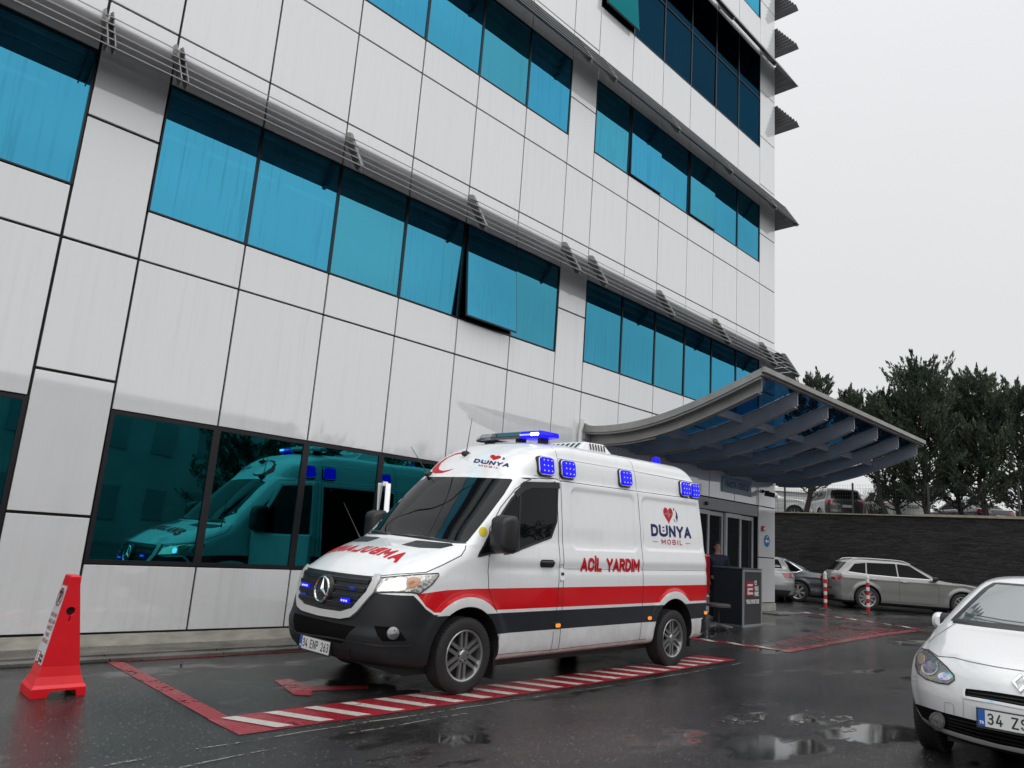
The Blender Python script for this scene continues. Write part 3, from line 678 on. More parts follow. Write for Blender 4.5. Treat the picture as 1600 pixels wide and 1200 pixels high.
# ---------------------------------------------------------------- flexible posts
M_PR = mat('post_red', (.50, .012, .02), .4); M_PW = mat('post_white', (.72, .70, .66), .4)
def post(px, dep, label):
    p = at_px(px, dep); t = thing('traffic_post', label, 'post', tuple(p), 0, 'red and white flexible posts')
    MB().lathe([(0, .0), (.19, .0), (.18, .03), (.07, .05), (.055, .06), (0, .06)], 20, 'z').build('base', M_BLACK, t)
    z = .055; w = MB(); r_ = MB()
    hs = [(.16, 1), (.10, 0), (.12, 1), (.10, 0), (.12, 1), (.10, 0), (.12, 1), (.13, 0)]
    for h_, c_ in hs: MB().lathe([(.0, z), (.046, z), (.046, z + h_ - .001), (0, z + h_ - .001)], 16, 'z').build('band', M_PR if c_ else M_PW, t, smooth=True); z += h_
    w.lathe([(0, z), (.05, z), (.05, z + .03), (.03, z + .06), (.03, z + .09), (.0, z + .10)], 16, 'z').build('cap', M_PW, t, smooth=True)
post(1289, 22, 'red and white post standing behind the dark blue sedan'); post(1355, 21.3, 'red and white post standing before the rear wheel of the grey estate car')
# ---------------------------------------------------------------- retaining wall, coping, fence
WX = 31.0
g = G('slate_cladding'); v = g.mapped((1, 1, 1)); sw_ = g.n('ShaderNodeSeparateXYZ', {0: v})
cb = g.n('ShaderNodeCombineXYZ', {0: sw_.outputs[1], 1: sw_.outputs[2], 2: 0.0}).outputs[0]
br = g.n('ShaderNodeTexBrick', {'Vector': cb, 'Scale': 1.0, 'Mortar Size': .004, 'Brick Width': .42, 'Row Height': .055, 'Color1': (.008, .0085, .010, 1), 'Color2': (.034, .033, .032, 1), 'Mortar': (.004, .004, .004, 1)})
br.offset = .37
nn_ = g.noise(g.mapped((1, 1, 5)), 5, 6, .7); wet = g.noise(g.mapped((1, .4, .8)), 1.2, 4)
g.set(Specular_IOR_Level=.25, Base_Color=g.mix(1.0, br.outputs[0], g.ramp(nn_, [(.3, g.g(.35)), (.6, g.g(1)), (.75, g.g(1.9))]), 'MULTIPLY'), Roughness=g.ramp(wet, [(.4, g.g(.35)), (.6, g.g(.7))]))
g.bump(g.math('ADD', nn_, g.math('MULTIPLY', br.outputs['Fac'], -.6)), 1.0, .04)
rw = thing('retaining_wall', 'long black slate retaining wall below the upper car park', 'wall', (WX, 8, 0))
MB().box(0, .2, -50, 44, -.2, 3.46).build('cladding', g.m, rw)
cp = MB(); cp.box(-.05, .24, -50, 1.0, 3.462, 3.55).box(-.05, .24, 1.01, 44, 3.462, 3.50)
cp.build('coping', mat('coping_stone', (.30, .27, .20), .6, var=.3, vs=4), rw)
fn = thing('mesh_fence', 'dark wire mesh fence along the top of the slate retaining wall', 'fence', (WX + .1, 8, 3.5))
w = MB(); y0, y1 = -12, 24; k = y0
M_WIRE = mat('fence_wire', (.03, .032, .03), .5)
while k < y1: w.bar((0, k, 0), (0, k, 1.15), .0045, .0045, (1, 0, 0)); k += .10
for z in [.02 + .14 * i for i in range(9)]: w.bar((0, y0, z), (0, y1, z), .0045, .0045)
w.build('mesh', M_WIRE, fn, norm=False)
for k in (-10.7, -7.9, -5.1, -2.3, .55, 3.3, 6.1, 8.9, 11.7, 14.5): MB().box(-.03, .03, k - .03, k + .03, -.02, 1.22).build('post', M_WIRE, fn)
# pale building beyond the upper car park
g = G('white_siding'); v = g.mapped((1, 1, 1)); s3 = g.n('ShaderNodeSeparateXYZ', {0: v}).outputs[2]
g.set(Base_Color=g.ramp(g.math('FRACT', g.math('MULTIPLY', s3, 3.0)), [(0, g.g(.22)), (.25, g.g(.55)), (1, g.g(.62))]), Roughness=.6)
fb = thing('far_building', 'low white building with horizontal siding beyond the upper car park', 'building', tuple(at_px(1262, 52, 3.3)), R(-45))
MB().box(-5, 3.6, 0, 6, 0, 2.95).build('wall', g.m, fb); MB().box(-5.2, 3.8, -.3, 6.3, 2.95, 3.15).build('roof', M_WHITE, fb)
# ---------------------------------------------------------------- opposite side of the lot (seen only in reflections)
ob = thing('opposite_building', 'grey two storey building behind the photographer mirrored in the ground windows', 'building', (-6, -16, 0), R(-3))
g = mat('opposite_render', (.40, .41, .41), .7, var=.3, vs=.6)
MB().box(-26, 26, -8, 0, 0, 6.4).build('wall', g, ob)
for k in range(24):
    for z in (1.1, 4.1):
        x = -24 + 2.05 * k
        MB().box(x, x + 1.0, -.02, .04, z, z + 1.4).build('window', bpy.data.materials.get('opposite_window') or mat('opposite_window', (.22, .24, .25), .2), ob)
for k in range(3): MB().box(1 + 2.4 * k, 1.9 + 2.4 * k, .05, .4, 3.0, 3.7).build('cooling_unit', M_WHITE, ob, bevel=.02)
MB().box(-26.1, 26.1, -8.1, .1, 6.4, 6.6).build('roof', mat('roof_edge', (.4, .4, .4), .6), ob)
# ---------------------------------------------------------------- lofted vehicle bodies and pieces laid on their surface
def pchip(xs, ys, q):
    xs = np.array(xs, float); ys = np.array(ys, float); h = np.diff(xs); d = np.diff(ys) / h; m_ = np.zeros(len(xs))
    m_[0], m_[-1] = d[0], d[-1]
    for i in range(1, len(xs) - 1):
        if d[i - 1] * d[i] > 0:
            w1, w2 = 2 * h[i] + h[i - 1], h[i] + 2 * h[i - 1]; m_[i] = (w1 + w2) / (w1 / d[i - 1] + w2 / d[i])
    i = np.clip(np.searchsorted(xs, q) - 1, 0, len(xs) - 2); t = (q - xs[i]) / h[i]
    return (2*t**3 - 3*t**2 + 1) * ys[i] + (t**3 - 2*t**2 + t) * h[i] * m_[i] + (-2*t**3 + 3*t**2) * ys[i + 1] + (t**3 - t**2) * h[i] * m_[i + 1]
def loft(keys, nz=90, nf=22, nside=90, nr=14, disp=None, linear=False):
    """keys rows: z, xf, xr, w, Lf, nf_exp, Lr, nr_exp ; horizontal slices from bottom to top"""
    K = np.array(keys, float); z = K[:, 0]
    s = np.concatenate([[0], np.cumsum(np.sqrt(np.diff(z) ** 2 + (np.diff(K[:, 1]) * .5) ** 2 + (np.diff(K[:, 3])) ** 2 + (np.diff(K[:, 2]) * .3) ** 2 + 1e-6))])
    qs = np.unique(np.concatenate([np.linspace(0, s[-1], nz), s]))
    f = np.interp if linear else None
    C = [np.interp(qs, s, K[:, j]) if linear else pchip(s, K[:, j], qs) for j in range(8)]
    rows = []
    for zz, xf, xr, w, Lf, ef, Lr, er in zip(*C):
        row = []
        for k in range(nf):
            t = math.pi / 2 * k / nf; row.append((xf + Lf * (1 - abs(math.cos(t)) ** (2 / ef)), w * abs(math.sin(t)) ** (2 / ef)))
        a, b = xf + Lf, xr - Lr
        for k in range(nside + 1): row.append((a + (b - a) * k / nside, w))
        for k in range(1, nr + 1):
            t = math.pi / 2 * (1 - k / nr); row.append((xr - Lr * (1 - abs(math.cos(t)) ** (2 / er)), w * abs(math.sin(t)) ** (2 / er)))
        out = [(x, -y, zz) for x, y in row] + [(x, y, zz) for x, y in row[1:-1][::-1]]
        if disp: out = [disp(*p) for p in out]
        rows.append(out)
    n = len(rows[0]); vs = [v for r in rows for v in r]; fs = []
    for i in range(len(rows) - 1):
        for k in range(n): fs.append((i * n + k, i * n + (k + 1) % n, (i + 1) * n + (k + 1) % n, (i + 1) * n + k))
    fs += [tuple(range(n))[::-1], tuple((len(rows) - 1) * n + k for k in range(n))]
    mb = MB(); mb.v = vs; mb.f = fs; return mb
def flip(mb):
    o = MB(); o.v = [(x, -y, z) for x, y, z in mb.v]; o.f = [tuple(f)[::-1] for f in mb.f]; return o
class Skin:
    """a body surface one can lay patches on; all coordinates local to the vehicle"""
    def __init__(s, mb, root, Mw):
        s.bvh = BVHTree.FromPolygons([Vector(v) for v in mb.v], mb.f); s.root = root; s.Mw = Mw; s.Mi = Mw.inverted(); s.R3 = s.Mi.to_3x3()
    def hit(s, o, d):
        h = s.bvh.ray_cast(Vector(o), Vector(d).normalized())
        return (h[0], h[1] if h[1].dot(Vector(d)) < 0 else -h[1]) if h[0] is not None else None
    def ray(s, ax, a, b):
        if ax == 'L': return (a, -6, b), (0, 1, 0)       # side facing -y
        if ax == 'Rr': return (a, 6, b), (0, -1, 0)
        if ax == 'F': return (-4, a, b), (1, 0, 0)
        if ax == 'B': return (12, a, b), (-1, 0, 0)
        if ax == 'T': return (a, b, 6), (0, 0, -1)
        if ax == 'P':                                     # traced position: image point -> body surface
            return s.Mi @ EYE, s.R3 @ ray_px(a, b)
    def patch(s, name, poly, ax, material, off=.003, step=.05, th=.006, parent=None, mirror=False, smooth=True, bm_out=False, build=True):
        poly = [tuple(p) for p in poly]; dens = []
        for i, p in enumerate(poly):
            q = poly[(i + 1) % len(poly)]; n = max(1, int(math.dist(p, q) / step))
            dens += [(p[0] + (q[0] - p[0]) * k / n, p[1] + (q[1] - p[1]) * k / n) for k in range(n)]
        xs = [p[0] for p in dens]; ys = [p[1] for p in dens]; pts = [Vector(p) for p in dens]; m_ = len(pts)
        def inside(x, y):
            c = False; j = m_ - 1
            for i in range(m_):
                if (ys[i] > y) != (ys[j] > y) and x < (xs[j] - xs[i]) * (y - ys[i]) / (ys[j] - ys[i]) + xs[i]: c = not c
                j = i
            return c
        gx = np.arange(min(xs) + step / 2, max(xs), step); gy = np.arange(min(ys) + step / 2, max(ys), step)
        for x in gx:
            for y in gy:
                if inside(x, y) and min((x - a) ** 2 + (y - b) ** 2 for a, b in dens) > (step * .35) ** 2: pts.append(Vector((x, y)))
        r = delaunay_2d_cdt(pts, [], [list(range(m_))], 1, 1e-6)
        V2, F = r[0], r[2]; V3 = []; ok = []
        last = None
        for p in V2:
            h = s.hit(*s.ray(ax, p[0], p[1]))
            if h is None: V3.append(last or Vector((0, 0, 0))); ok.append(False); continue
            last = h[0] + h[1] * off; V3.append(last); ok.append((h[0], h[1]))
        # points that missed the surface snap to the nearest surface point
        for i, o in enumerate(ok):
            if not o:
                near = min((j for j in range(len(ok)) if ok[j]), key=lambda j: (V2[j] - V2[i]).length, default=None)
                if near is not None: V3[i] = V3[near]
        mb = MB(); mb.v = [tuple(v) for v in V3]; mb.f = [tuple(f) for f in F]
        # rim going down into the body
        cnt = {}
        for f in F:
            for k in range(len(f)): e = (f[k], f[(k + 1) % len(f)]); cnt[e] = 1
        rim = [e for e in cnt if (e[1], e[0]) not in cnt]; idx = {}
        for e in rim:
            for i in e:
                if i not in idx:
                    nn = ok[i][1] if ok[i] else Vector((0, 0, 1)); idx[i] = len(mb.v); mb.v.append(tuple(Vector(mb.v[i]) - nn * th))
        for a, b in rim: mb.f.append((b, a, idx[a], idx[b]))
        if mirror: flip(mb).build(name, material, parent or s.root, smooth=smooth, ang=50)
        if not build: return mb
        return mb.build(name, material, parent or s.root, smooth=smooth, ang=50)
    def strip(s, pts, w, ax, off=.0015, step=.03, close=False):
        """narrow ribbon along a path; returns MB"""
        P = list(pts) + ([pts[0]] if close else []); D_ = []
        for a, b in zip(P, P[1:]):
            n = max(1, int(math.dist(a, b) / step)); D_ += [(a[0] + (b[0] - a[0]) * k / n, a[1] + (b[1] - a[1]) * k / n) for k in range(n)]
        D_.append(P[-1]); H = [s.hit(*s.ray(ax, *p)) for p in D_]; H = [h for h in H if h]; mb = MB()
        for i, (c, n) in enumerate(H):
            d = (H[min(i + 1, len(H) - 1)][0] - H[max(i - 1, 0)][0])
            if d.length < 1e-6: d = Vector((1, 0, 0))
            sd = d.normalized().cross(n).normalized() * w / 2; mb.v += [tuple(c + sd + n * off), tuple(c - sd + n * off)]
        mb.f = [(2 * i, 2 * i + 1, 2 * i + 3, 2 * i + 2) for i in range(len(H) - 1)]
        return mb
    def text(s, name, txt, size, M2, ax, material, bold=0, sx=1, off=.004, parent=None, align='CENTER', dens=.06, spacing=1.0, warp=None):
        """lettering: text plane (u, v) -> M2 (2x3 affine as function) -> ray parameters"""
        b = text_bm(txt, size, bold, sx, align, 0, spacing)
        if dens:
            for ax_ in (0, 1):
                lo = min(v.co[ax_] for v in b.verts); hi = max(v.co[ax_] for v in b.verts); q = lo + dens
                while q < hi:
                    co = [0, 0, 0]; no = [0, 0, 0]; co[ax_] = q; no[ax_] = 1
                    bmesh.ops.bisect_plane(b, geom=b.verts[:] + b.edges[:] + b.faces[:], plane_co=co, plane_no=no); q += dens
        for v in b.verts:
            u = M2(v.co.x, v.co.y); h = s.hit(*s.ray(ax, *u)); 
            if h: v.co = h[0] + h[1] * off
        bmesh.ops.recalc_face_normals(b, faces=b.faces)
        me = bpy.data.meshes.new(name); b.to_mesh(me); b.free(); return link(name, me, material, parent or s.root)
def wheel_cut(o, xs, r, zc, depth, w, black):
    for x in xs:
        for sg in (-1, 1):
            c = MB().lathe([(0, sg * (w - depth)), (r, sg * (w - depth)), (r, sg * (w + .2)), (0, sg * (w + .2))], 48, 'y', (x, 0, zc)).build('cut', None, o.parent); boolean(o, c)
    me = o.data
    if len(me.materials) < 2: me.materials.append(black)
    for p in me.polygons:
        c = p.center
        if abs(c.y) < w + .15 and any(math.hypot(c.x - x, c.z - zc) < r + .004 and (math.hypot(c.x - x, c.z - zc) < r - .015 or abs(p.normal.y) < .35) for x in xs) and abs(c.y) > w - depth - .02 and c.z < zc + r + .01:
            p.material_index = 1; p.use_smooth = False
def make_wheel(root, x, y, r, wd, rr, spokes, style, zc=None, side=-1, rim_mat=None):
    """tyre object with rim child; side=-1 shows its face towards -y"""
    t = MB(); zc = zc or r; h = wd / 2
    prof = [(rr, -h * .92), (rr + .012, -h), (rr + (r - rr) * .45, -h * 1.02), (r - .03, -h * .97), (r - .008, -h * .84), (r, -h * .7)]
    for k in range(-3, 4):
        c = k * h * .2; prof += [(r, c - h * .07), (r - .007, c - h * .05), (r - .007, c + h * .05), (r, c + h * .07)]
    prof += [(r, h * .7), (r - .008, h * .84), (r - .03, h * .97), (rr + (r - rr) * .45, h * 1.02), (rr + .012, h), (rr, h * .92)]
    t.lathe(prof, 56, 'y', closed=True)
    for k in range(60):   # tread blocks
        a = 2 * math.pi * k / 60; M = Matrix.Rotation(a, 4, 'Y') @ Matrix.Translation((0, 0, r - .004))
        t.box(-.006, .006, -h * .86, -h * .5, -.004, .006, M).box(-.006, .006, h * .5, h * .86, -.004, .006, M)
    o = t.build('wheel', M_RUB, root, smooth=True, ang=30); o.location = (x, y, zc)
    s = side; rm = MB(); rm_m = rim_mat or M_ALU
    rm.lathe([(rr + .002, s * h * .6), (rr + .002, s * h * .90), (rr - .006, s * h * .96), (rr - .022, s * h * .90), (rr - .03, s * h * .55), (rr - .04, -s * h * .9), (rr - .02, -s * h * .9)], 48, 'y', closed=True)
    yf = s * h * .74
    if style == 'twin6':
        for k in range(spokes):
            a0 = 2 * math.pi * k / spokes
            for da, xo in ((0, .030), (0, -.030)):
                M = Matrix.Rotation(a0, 4, 'Y')
                rm.add([M @ Vector(p) for p in [(xo - .019, yf, .05), (xo + .019, yf, .05), (xo * 1.15 + .017, yf - s * .004, rr - .02), (xo * 1.15 - .017, yf - s * .004, rr - .02),
                        (xo - .019, yf - s * .03, .05), (xo + .019, yf - s * .03, .05), (xo * 1.15 + .017, yf - s * .035, rr - .02), (xo * 1.15 - .017, yf - s * .035, rr - .02)]],
                       [(0, 1, 2, 3), (7, 6, 5, 4), (0, 4, 5, 1), (1, 5, 6, 2), (2, 6, 7, 3), (3, 7, 4, 0)])
        rm.lathe([(0, yf + s * .012), (.045, yf + s * .012), (.055, yf + s * .002), (.075, yf), (.08, yf - s * .03), (0, yf - s * .03)], 24, 'y')
        rm.lathe([(.0, yf + s * .016), (.032, yf + s * .016), (.034, yf + s * .010)], 20, 'y')
    else:
        for k in range(spokes):
            M = Matrix.Rotation(2 * math.pi * k / spokes, 4, 'Y'); tw = .03 if style == 'swirl' else 0
            for xo in ((-.024, .024) if style == 'y' else (0,)):
                w0, w1 = .018, .011
                rm.add([M @ Vector(p) for p in [(-w0, yf, .04), (w0, yf, .04), (xo + tw + w1, yf, rr - .015), (xo + tw - w1, yf, rr - .015), (-w0, yf - s * .03, .04), (w0, yf - s * .03, .04), (xo + tw + w1, yf - s * .03, rr - .015), (xo + tw - w1, yf - s * .03, rr - .015)]],
                       [(0, 1, 2, 3), (7, 6, 5, 4), (0, 4, 5, 1), (1, 5, 6, 2), (2, 6, 7, 3), (3, 7, 4, 0)])
        rm.lathe([(0, yf + s * .008), (.05, yf + s * .006), (.06, yf - s * .03)], 24, 'y')
    ro = rm.build('rim', rm_m, o, smooth=True, ang=30)
    MB().lathe([(0, s * h * .25), (rr * .72, s * h * .25), (rr * .72, s * h * .15), (0, s * h * .15)], 32, 'y').lathe([(0, 0), (rr - .03, 0), (rr - .03, -s * .01), (0, -s * .01)], 32, 'y').build('brake_disc', mat('brake', (.05, .048, .045), .5, metal=.6) if 'brake' not in bpy.data.materials else bpy.data.materials['brake'], o)
    if style == 'twin6':
        bl = MB()
        for k in range(6):
            a = 2 * math.pi * (k + .5) / 6; bl.lathe([(0, yf + s * .004), (.011, yf + s * .004), (.011, yf - s * .02)], 8, 'y', (.062 * math.sin(a), 0, .062 * math.cos(a)))
        bl.build('wheel_bolts', M_BLACK, o)
    return o
def plate(root, c, w, h, txt, M, size):
    """number plate; M local matrix (x right, y up, z out of the plate)"""
    p = MB().box(-w / 2 - .012, w / 2 + .012, -h / 2 - .016, h / 2 + .010, -.010, .0, M).build('number_plate', M_BLACK, root)
    MB().box(-w / 2, w / 2, -h / 2, h / 2, .0005, .003, M).build('plate_face', bpy.data.materials.get('plate_white') or mat('plate_white', (.60, .61, .60), .35), p)
    MB().box(-w / 2, -w / 2 + w * .085, -h / 2, h / 2, .0035, .0045, M).build('plate_band', bpy.data.materials.get('plate_blue') or mat('plate_blue', (.005, .08, .35), .35), p)
    text_obj('lettering', 'TR', h * .22, M @ Matrix.Translation((-w / 2 + w * .042, -h * .28, .005)), M_WHITE, p, bold=.001, ext=.0004)
    sign_text('lettering', txt, h * .70, M @ Matrix.Translation((w * .042, 0, .0045)), M_FRAME, p, t=.14, sx=.72, gap=.16, width=w * .84)
    return p

def _arc(cx, cy, rx, ry, a0, a1, n=6): return [(cx + rx * math.cos(R(a0 + (a1 - a0) * k / n)), cy + ry * math.sin(R(a0 + (a1 - a0) * k / n))) for k in range(n + 1)]
_U = [(0, 1)] + [(0, .3)] + _arc(.33, .3, .33, .3, 180, 360)[1:] + [(.66, 1)]
FONT = {' ': (.35, []), 'A': (.74, [[(0, 0), (.37, 1), (.74, 0)], [(.13, .3), (.61, .3)]]), 'B': (.68, [[(0, .52), (.4, .52)] + _arc(.42, .76, .22, .24, -90, 90) + [(0, 1), (0, 0), (.42, 0)] + _arc(.42, .26, .26, .26, -90, 90)]),
 'C': (.70, [_arc(.35, .66, .35, .34, 12, 180, 8) + _arc(.35, .34, .35, .34, 180, 348, 8)]), 'D': (.68, [[(0, 0), (0, 1), (.3, 1)] + _arc(.3, .62, .38, .38, 90, 0) + _arc(.3, .38, .38, .38, 0, -90) + [(0, 0)]]),
 'E': (.56, [[(.56, 1), (0, 1), (0, 0), (.56, 0)], [(0, .52), (.5, .52)]]), 'G': (.68, [_arc(.33, .68, .33, .32, 15, 180) + _arc(.33, .32, .33, .32, 180, 360) + [(.66, .45), (.38, .45)]]), 'H': (.66, [[(0, 0), (0, 1)], [(.66, 0), (.66, 1)], [(0, .5), (.66, .5)]]),
 'I': (.0, [[(0, 0), (0, 1)]]), 'i': (.0, [[(0, 0), (0, .50)], [(0, .90), (0, 1.22)]]), 'İ': (.0, [[(0, 0), (0, .82)], [(0, 1.02), (0, 1.16)]]), 'K': (.66, [[(0, 0), (0, 1)], [(.64, 1), (.02, .4)], [(.22, .6), (.68, 0)]]), 'L': (.52, [[(0, 1), (0, 0), (.52, 0)]]),
 'M': (.84, [[(0, 0), (0, 1), (.42, .3), (.84, 1), (.84, 0)]]), 'N': (.68, [[(0, 0), (0, 1), (.68, 0), (.68, 1)]]), 'O': (.70, [_arc(.35, .66, .35, .34, 0, 180) + _arc(.35, .34, .35, .34, 180, 360) + [(.70, .66)]]),
 'P': (.64, [[(0, 0), (0, 1), (.38, 1)] + _arc(.38, .74, .26, .26, 90, -90) + [(0, .48)]]), 'R': (.66, [[(0, 0), (0, 1), (.38, 1)] + _arc(.38, .74, .26, .26, 90, -90) + [(0, .48)], [(.36, .48), (.66, 0)]]),
 'S': (.62, [_arc(.31, .75, .29, .25, 20, 180) + [(.06, .62), (.5, .42)] + _arc(.31, .26, .31, .26, 20, -160)]), 'T': (.64, [[(0, 1), (.64, 1)], [(.32, 1), (.32, 0)]]), 'U': (.66, [_U]), 'Ü': (.96, [[(x * 1.45, y) for x, y in _U], [(.48, .42), (.48, .58)], [(.48, .80), (.48, .96)]]),
 'V': (.70, [[(0, 1), (.35, 0), (.70, 1)]]), 'Y': (.72, [[(0, 1), (.36, .45), (.72, 1)], [(.36, .45), (.36, 0)]]), 'Z': (.62, [[(0, 1), (.62, 1), (0, 0), (.62, 0)]]),
 '0': (.56, [_arc(.28, .72, .28, .28, 0, 180) + _arc(.28, .28, .28, .28, 180, 360) + [(.56, .72)]]), '2': (.56, [_arc(.28, .72, .28, .28, 160, 0) + [(.5, .5), (0, 0), (.58, 0)]]), '3': (.54, [_arc(.27, .75, .26, .25, 150, -60) + [(.2, .53)], [(.2, .53)] + _arc(.27, .27, .28, .27, 70, -150)]),
 '1': (.30, [[(0, .78), (.26, 1), (.26, 0)]]), '5': (.56, [[(.52, 1), (.06, 1), (.02, .55), (.28, .62)] + _arc(.28, .31, .28, .31, 90, -150)]), '9': (.56, [_arc(.28, .70, .28, .29, -30, 330, 12), [(.55, .62), (.16, 0)]]), 'F': (.54, [[(.54, 1), (0, 1), (0, 0)], [(0, .52), (.46, .52)]]),
 '4': (.60, [[(.62, .24), (0, .24), (.36, 1)], [(.46, .5), (.46, 0)]]), '6': (.56, [[(.42, 1), (.06, .5)] + _arc(.28, .29, .28, .29, 150, 510, 12)]), '8': (.56, [_arc(.28, .76, .24, .24, -90, 270, 12), _arc(.28, .27, .28, .27, 90, 450, 12)]), '7': (.56, [[(0, 1), (.56, 1), (.2, 0)]])}
def stroke_polys(txt, h, t, sx=1.0, gap=.22):
    """bold sign lettering: polygons of the strokes, centred on the origin; t = stroke weight / height"""
    x = 0; P = []
    for ch in txt:
        w, ss = FONT[ch]
        for st in ss:
            pts = [Vector((x + px_ * sx, t / 2 + py_ * (1 - t))) for px_, py_ in st]
            L = len(pts); clo = (pts[0] - pts[-1]).length < 1e-4
            for i in range(L - 1):
                a, b = pts[i], pts[i + 1]; d = (b - a).normalized(); n = Vector((-d.y, d.x)) * t / 2; ea = eb = 0
                dot = len(st) == 2 and (b - a).length < .22
                def sq(j, o, q):   # square corner where two strokes meet near a right angle
                    return abs((pts[q] - pts[j]).normalized().dot(d)) < .35 and abs(d.x * d.y) < .05
                if i == 0: ea = 0 if dot or (abs(d.x) > .95 and len(st) == 2) else t / 2 if not clo else (t / 2 if sq(0, 1, -2) else 0)
                elif sq(i, i + 1, i - 1): ea = t / 2
                if i == L - 2: eb = 0 if dot or (abs(d.x) > .95 and len(st) == 2) else t / 2 if not clo else (t / 2 if sq(L - 1, L - 2, 1) else 0)
                elif sq(i + 1, i, i + 2): eb = t / 2
                if abs(d.x * d.y) > .08 and not clo: ea = t * .5 if i == 0 else 0; eb = t * .5 if i == L - 2 else 0
                P.append([a - d * ea + n, b + d * eb + n, b + d * eb - n, a - d * ea - n])
                if i and not sq(i, i + 1, i - 1): P.append([pts[i] + Vector((math.cos(w_ * math.pi / 5), math.sin(w_ * math.pi / 5))) * t / 2 for w_ in range(10)])
            continue
            lt, rt = [], []
            for i in range(L):
                a = pts[i - 1] if i else (pts[-2] if clo else None); b = pts[i + 1] if i < L - 1 else (pts[1] if clo else None)
                d1 = (pts[i] - a).normalized() if a is not None else None; d2 = (b - pts[i]).normalized() if b is not None else None
                if d1 is None: d1 = d2
                if d2 is None: d2 = d1
                m_ = (d1 + d2); m_ = m_.normalized() if m_.length > .2 else d2
                n = Vector((-m_.y, m_.x)); k = 1 / max(.78, abs(n.dot(Vector((-d2.y, d2.x)))))
                e = Vector((0, 0))
                if not clo and i == 0: e = -d1 * t / 2
                if not clo and i == L - 1: e = d1 * t / 2
                if len(st) == 2 and abs(d1.x) > .95: e *= 0
                lt.append(pts[i] + e + n * k * t / 2); rt.append(pts[i] + e - n * k * t / 2)
            for i in range(L - 1): P.append([lt[i], lt[i + 1], rt[i + 1], rt[i]])
        x += w * sx + t + gap
    def clip(q, c, up):
        o = []
        for i in range(len(q)):
            a, b = q[i - 1], q[i]; ia = (a.y <= c) if up else (a.y >= c); ib = (b.y <= c) if up else (b.y >= c)
            if ia != ib: o.append(a.lerp(b, (c - a.y) / (b.y - a.y)))
            if ib: o.append(b)
        return o
    top = 1.0 if not ('İ' in txt or 'i' in txt) else 1.3
    P = [q for q in (clip(clip(q, 0.0, False), top if min(p.y for p in q) > .6 and max(p.y for p in q) > 1.02 and max(p.x for p in q) - min(p.x for p in q) < t * 1.05 else 1.0, True) for q in P) if len(q) > 2]
    W_ = x - t - gap
    return [[((p.x - W_ / 2) * h, (p.y - .5) * h) for p in q] for q in P], W_ * h
def cdt_mesh(polys, grid=0):
    V, F = [], []
    for q in polys: F.append(list(range(len(V), len(V) + len(q)))); V += [Vector(p) for p in q]
    if grid:
        xs = [v.x for v in V]; ys = [v.y for v in V]
        E = []; 
        for g_ in np.arange(min(xs) + grid, max(xs), grid): E.append((len(V), len(V) + 1)); V += [Vector((g_, min(ys) - .01)), Vector((g_, max(ys) + .01))]
        for g_ in np.arange(min(ys) + grid, max(ys), grid): E.append((len(V), len(V) + 1)); V += [Vector((min(xs) - .01, g_)), Vector((max(xs) + .01, g_))]
    else: E = []
    r = delaunay_2d_cdt(V, E, F, 0, 1e-5)
    def inq(q, x, y):
        c = False; j = len(q) - 1
        for i in range(len(q)):
            if (q[i][1] > y) != (q[j][1] > y) and x < (q[j][0] - q[i][0]) * (y - q[i][1]) / (q[j][1] - q[i][1]) + q[i][0]: c = not c
            j = i
        return c
    keep = []
    for f in r[2]:
        x = sum(r[0][i].x for i in f) / len(f); y = sum(r[0][i].y for i in f) / len(f)
        if any(inq(q, x, y) for q in polys): keep.append(f)
    return r[0], keep
def sign_text(name, txt, h, M, material, parent, t=.2, sx=1.0, gap=.22, width=None):
    P, w = stroke_polys(txt, h, t, sx, gap); k = (width / w) if width else 1
    V, F = cdt_mesh([[(x * k, y) for x, y in q] for q in P]); mb = MB(); mb.v = [tuple(M @ Vector((v.x, v.y, 0))) for v in V]; mb.f = [tuple(f) for f in F]
    return mb.build(name, material, parent, norm=True)
def skin_text(sk, name, txt, h, f, ax, material, t=.2, sx=1.0, gap=.22, width=None, grid=.08, off=.004, parent=None):
    P, w = stroke_polys(txt, h, t, sx, gap); k = (width / w) if width else 1
    V, F = cdt_mesh([[(x * k, y) for x, y in q] for q in P], grid); mb = MB()
    for v in V:
        hh = sk.hit(*sk.ray(ax, *f(v.x, v.y))); mb.v.append(tuple(hh[0] + hh[1] * off) if hh else (0, 0, 1))
    mb.f = [tuple(q) for q in F]
    o = mb.build(name, material, parent or sk.root, norm=False); return o
# ---------------------------------------------------------------- the ambulance
def carpaint(name, col, dirt=.0, rough=.32, metal=0.0):
    g = G(name); n = g.noise(g.mapped((1, 1, 1)), 3, 6, .7); z = g.n('ShaderNodeSeparateXYZ', {0: g.mapped((1, 1, 1))}).outputs[2]
    low = g.ramp(z, [(0.25, g.g(1)), (1.0, g.g(.0))]); k = g.math('MULTIPLY', g.math('MULTIPLY', low, g.ramp(n, [(.35, g.g(.3)), (.65, g.g(1))])), dirt)
    k = g.math('ADD', k, g.math('MULTIPLY', g.ramp(g.noise(g.mapped((6, 6, .8)), 2, 5, .6), [(.55, g.g(0)), (.75, g.g(1))]), dirt * .25))
    g.set(Base_Color=g.mix(k, (*col, 1), (.13, .115, .10, 1)), Roughness=rough, Metallic=metal, Coat_Weight=1.0, Coat_Roughness=.04, Specular_IOR_Level=.4)
    g.bump(g.noise(g.mapped((1, 1, 1)), 1.3, 2), .02, .02)
    return g.m
M_VAN = carpaint('van_white', (.80, .81, .815), .42); M_VRED = carpaint('stripe_red', (.66, .002, .007), .06)
M_PIT = mat('recess_shade', (.003, .003, .003), .9, spec=.1)  # near-black colour standing in for the shade inside openings
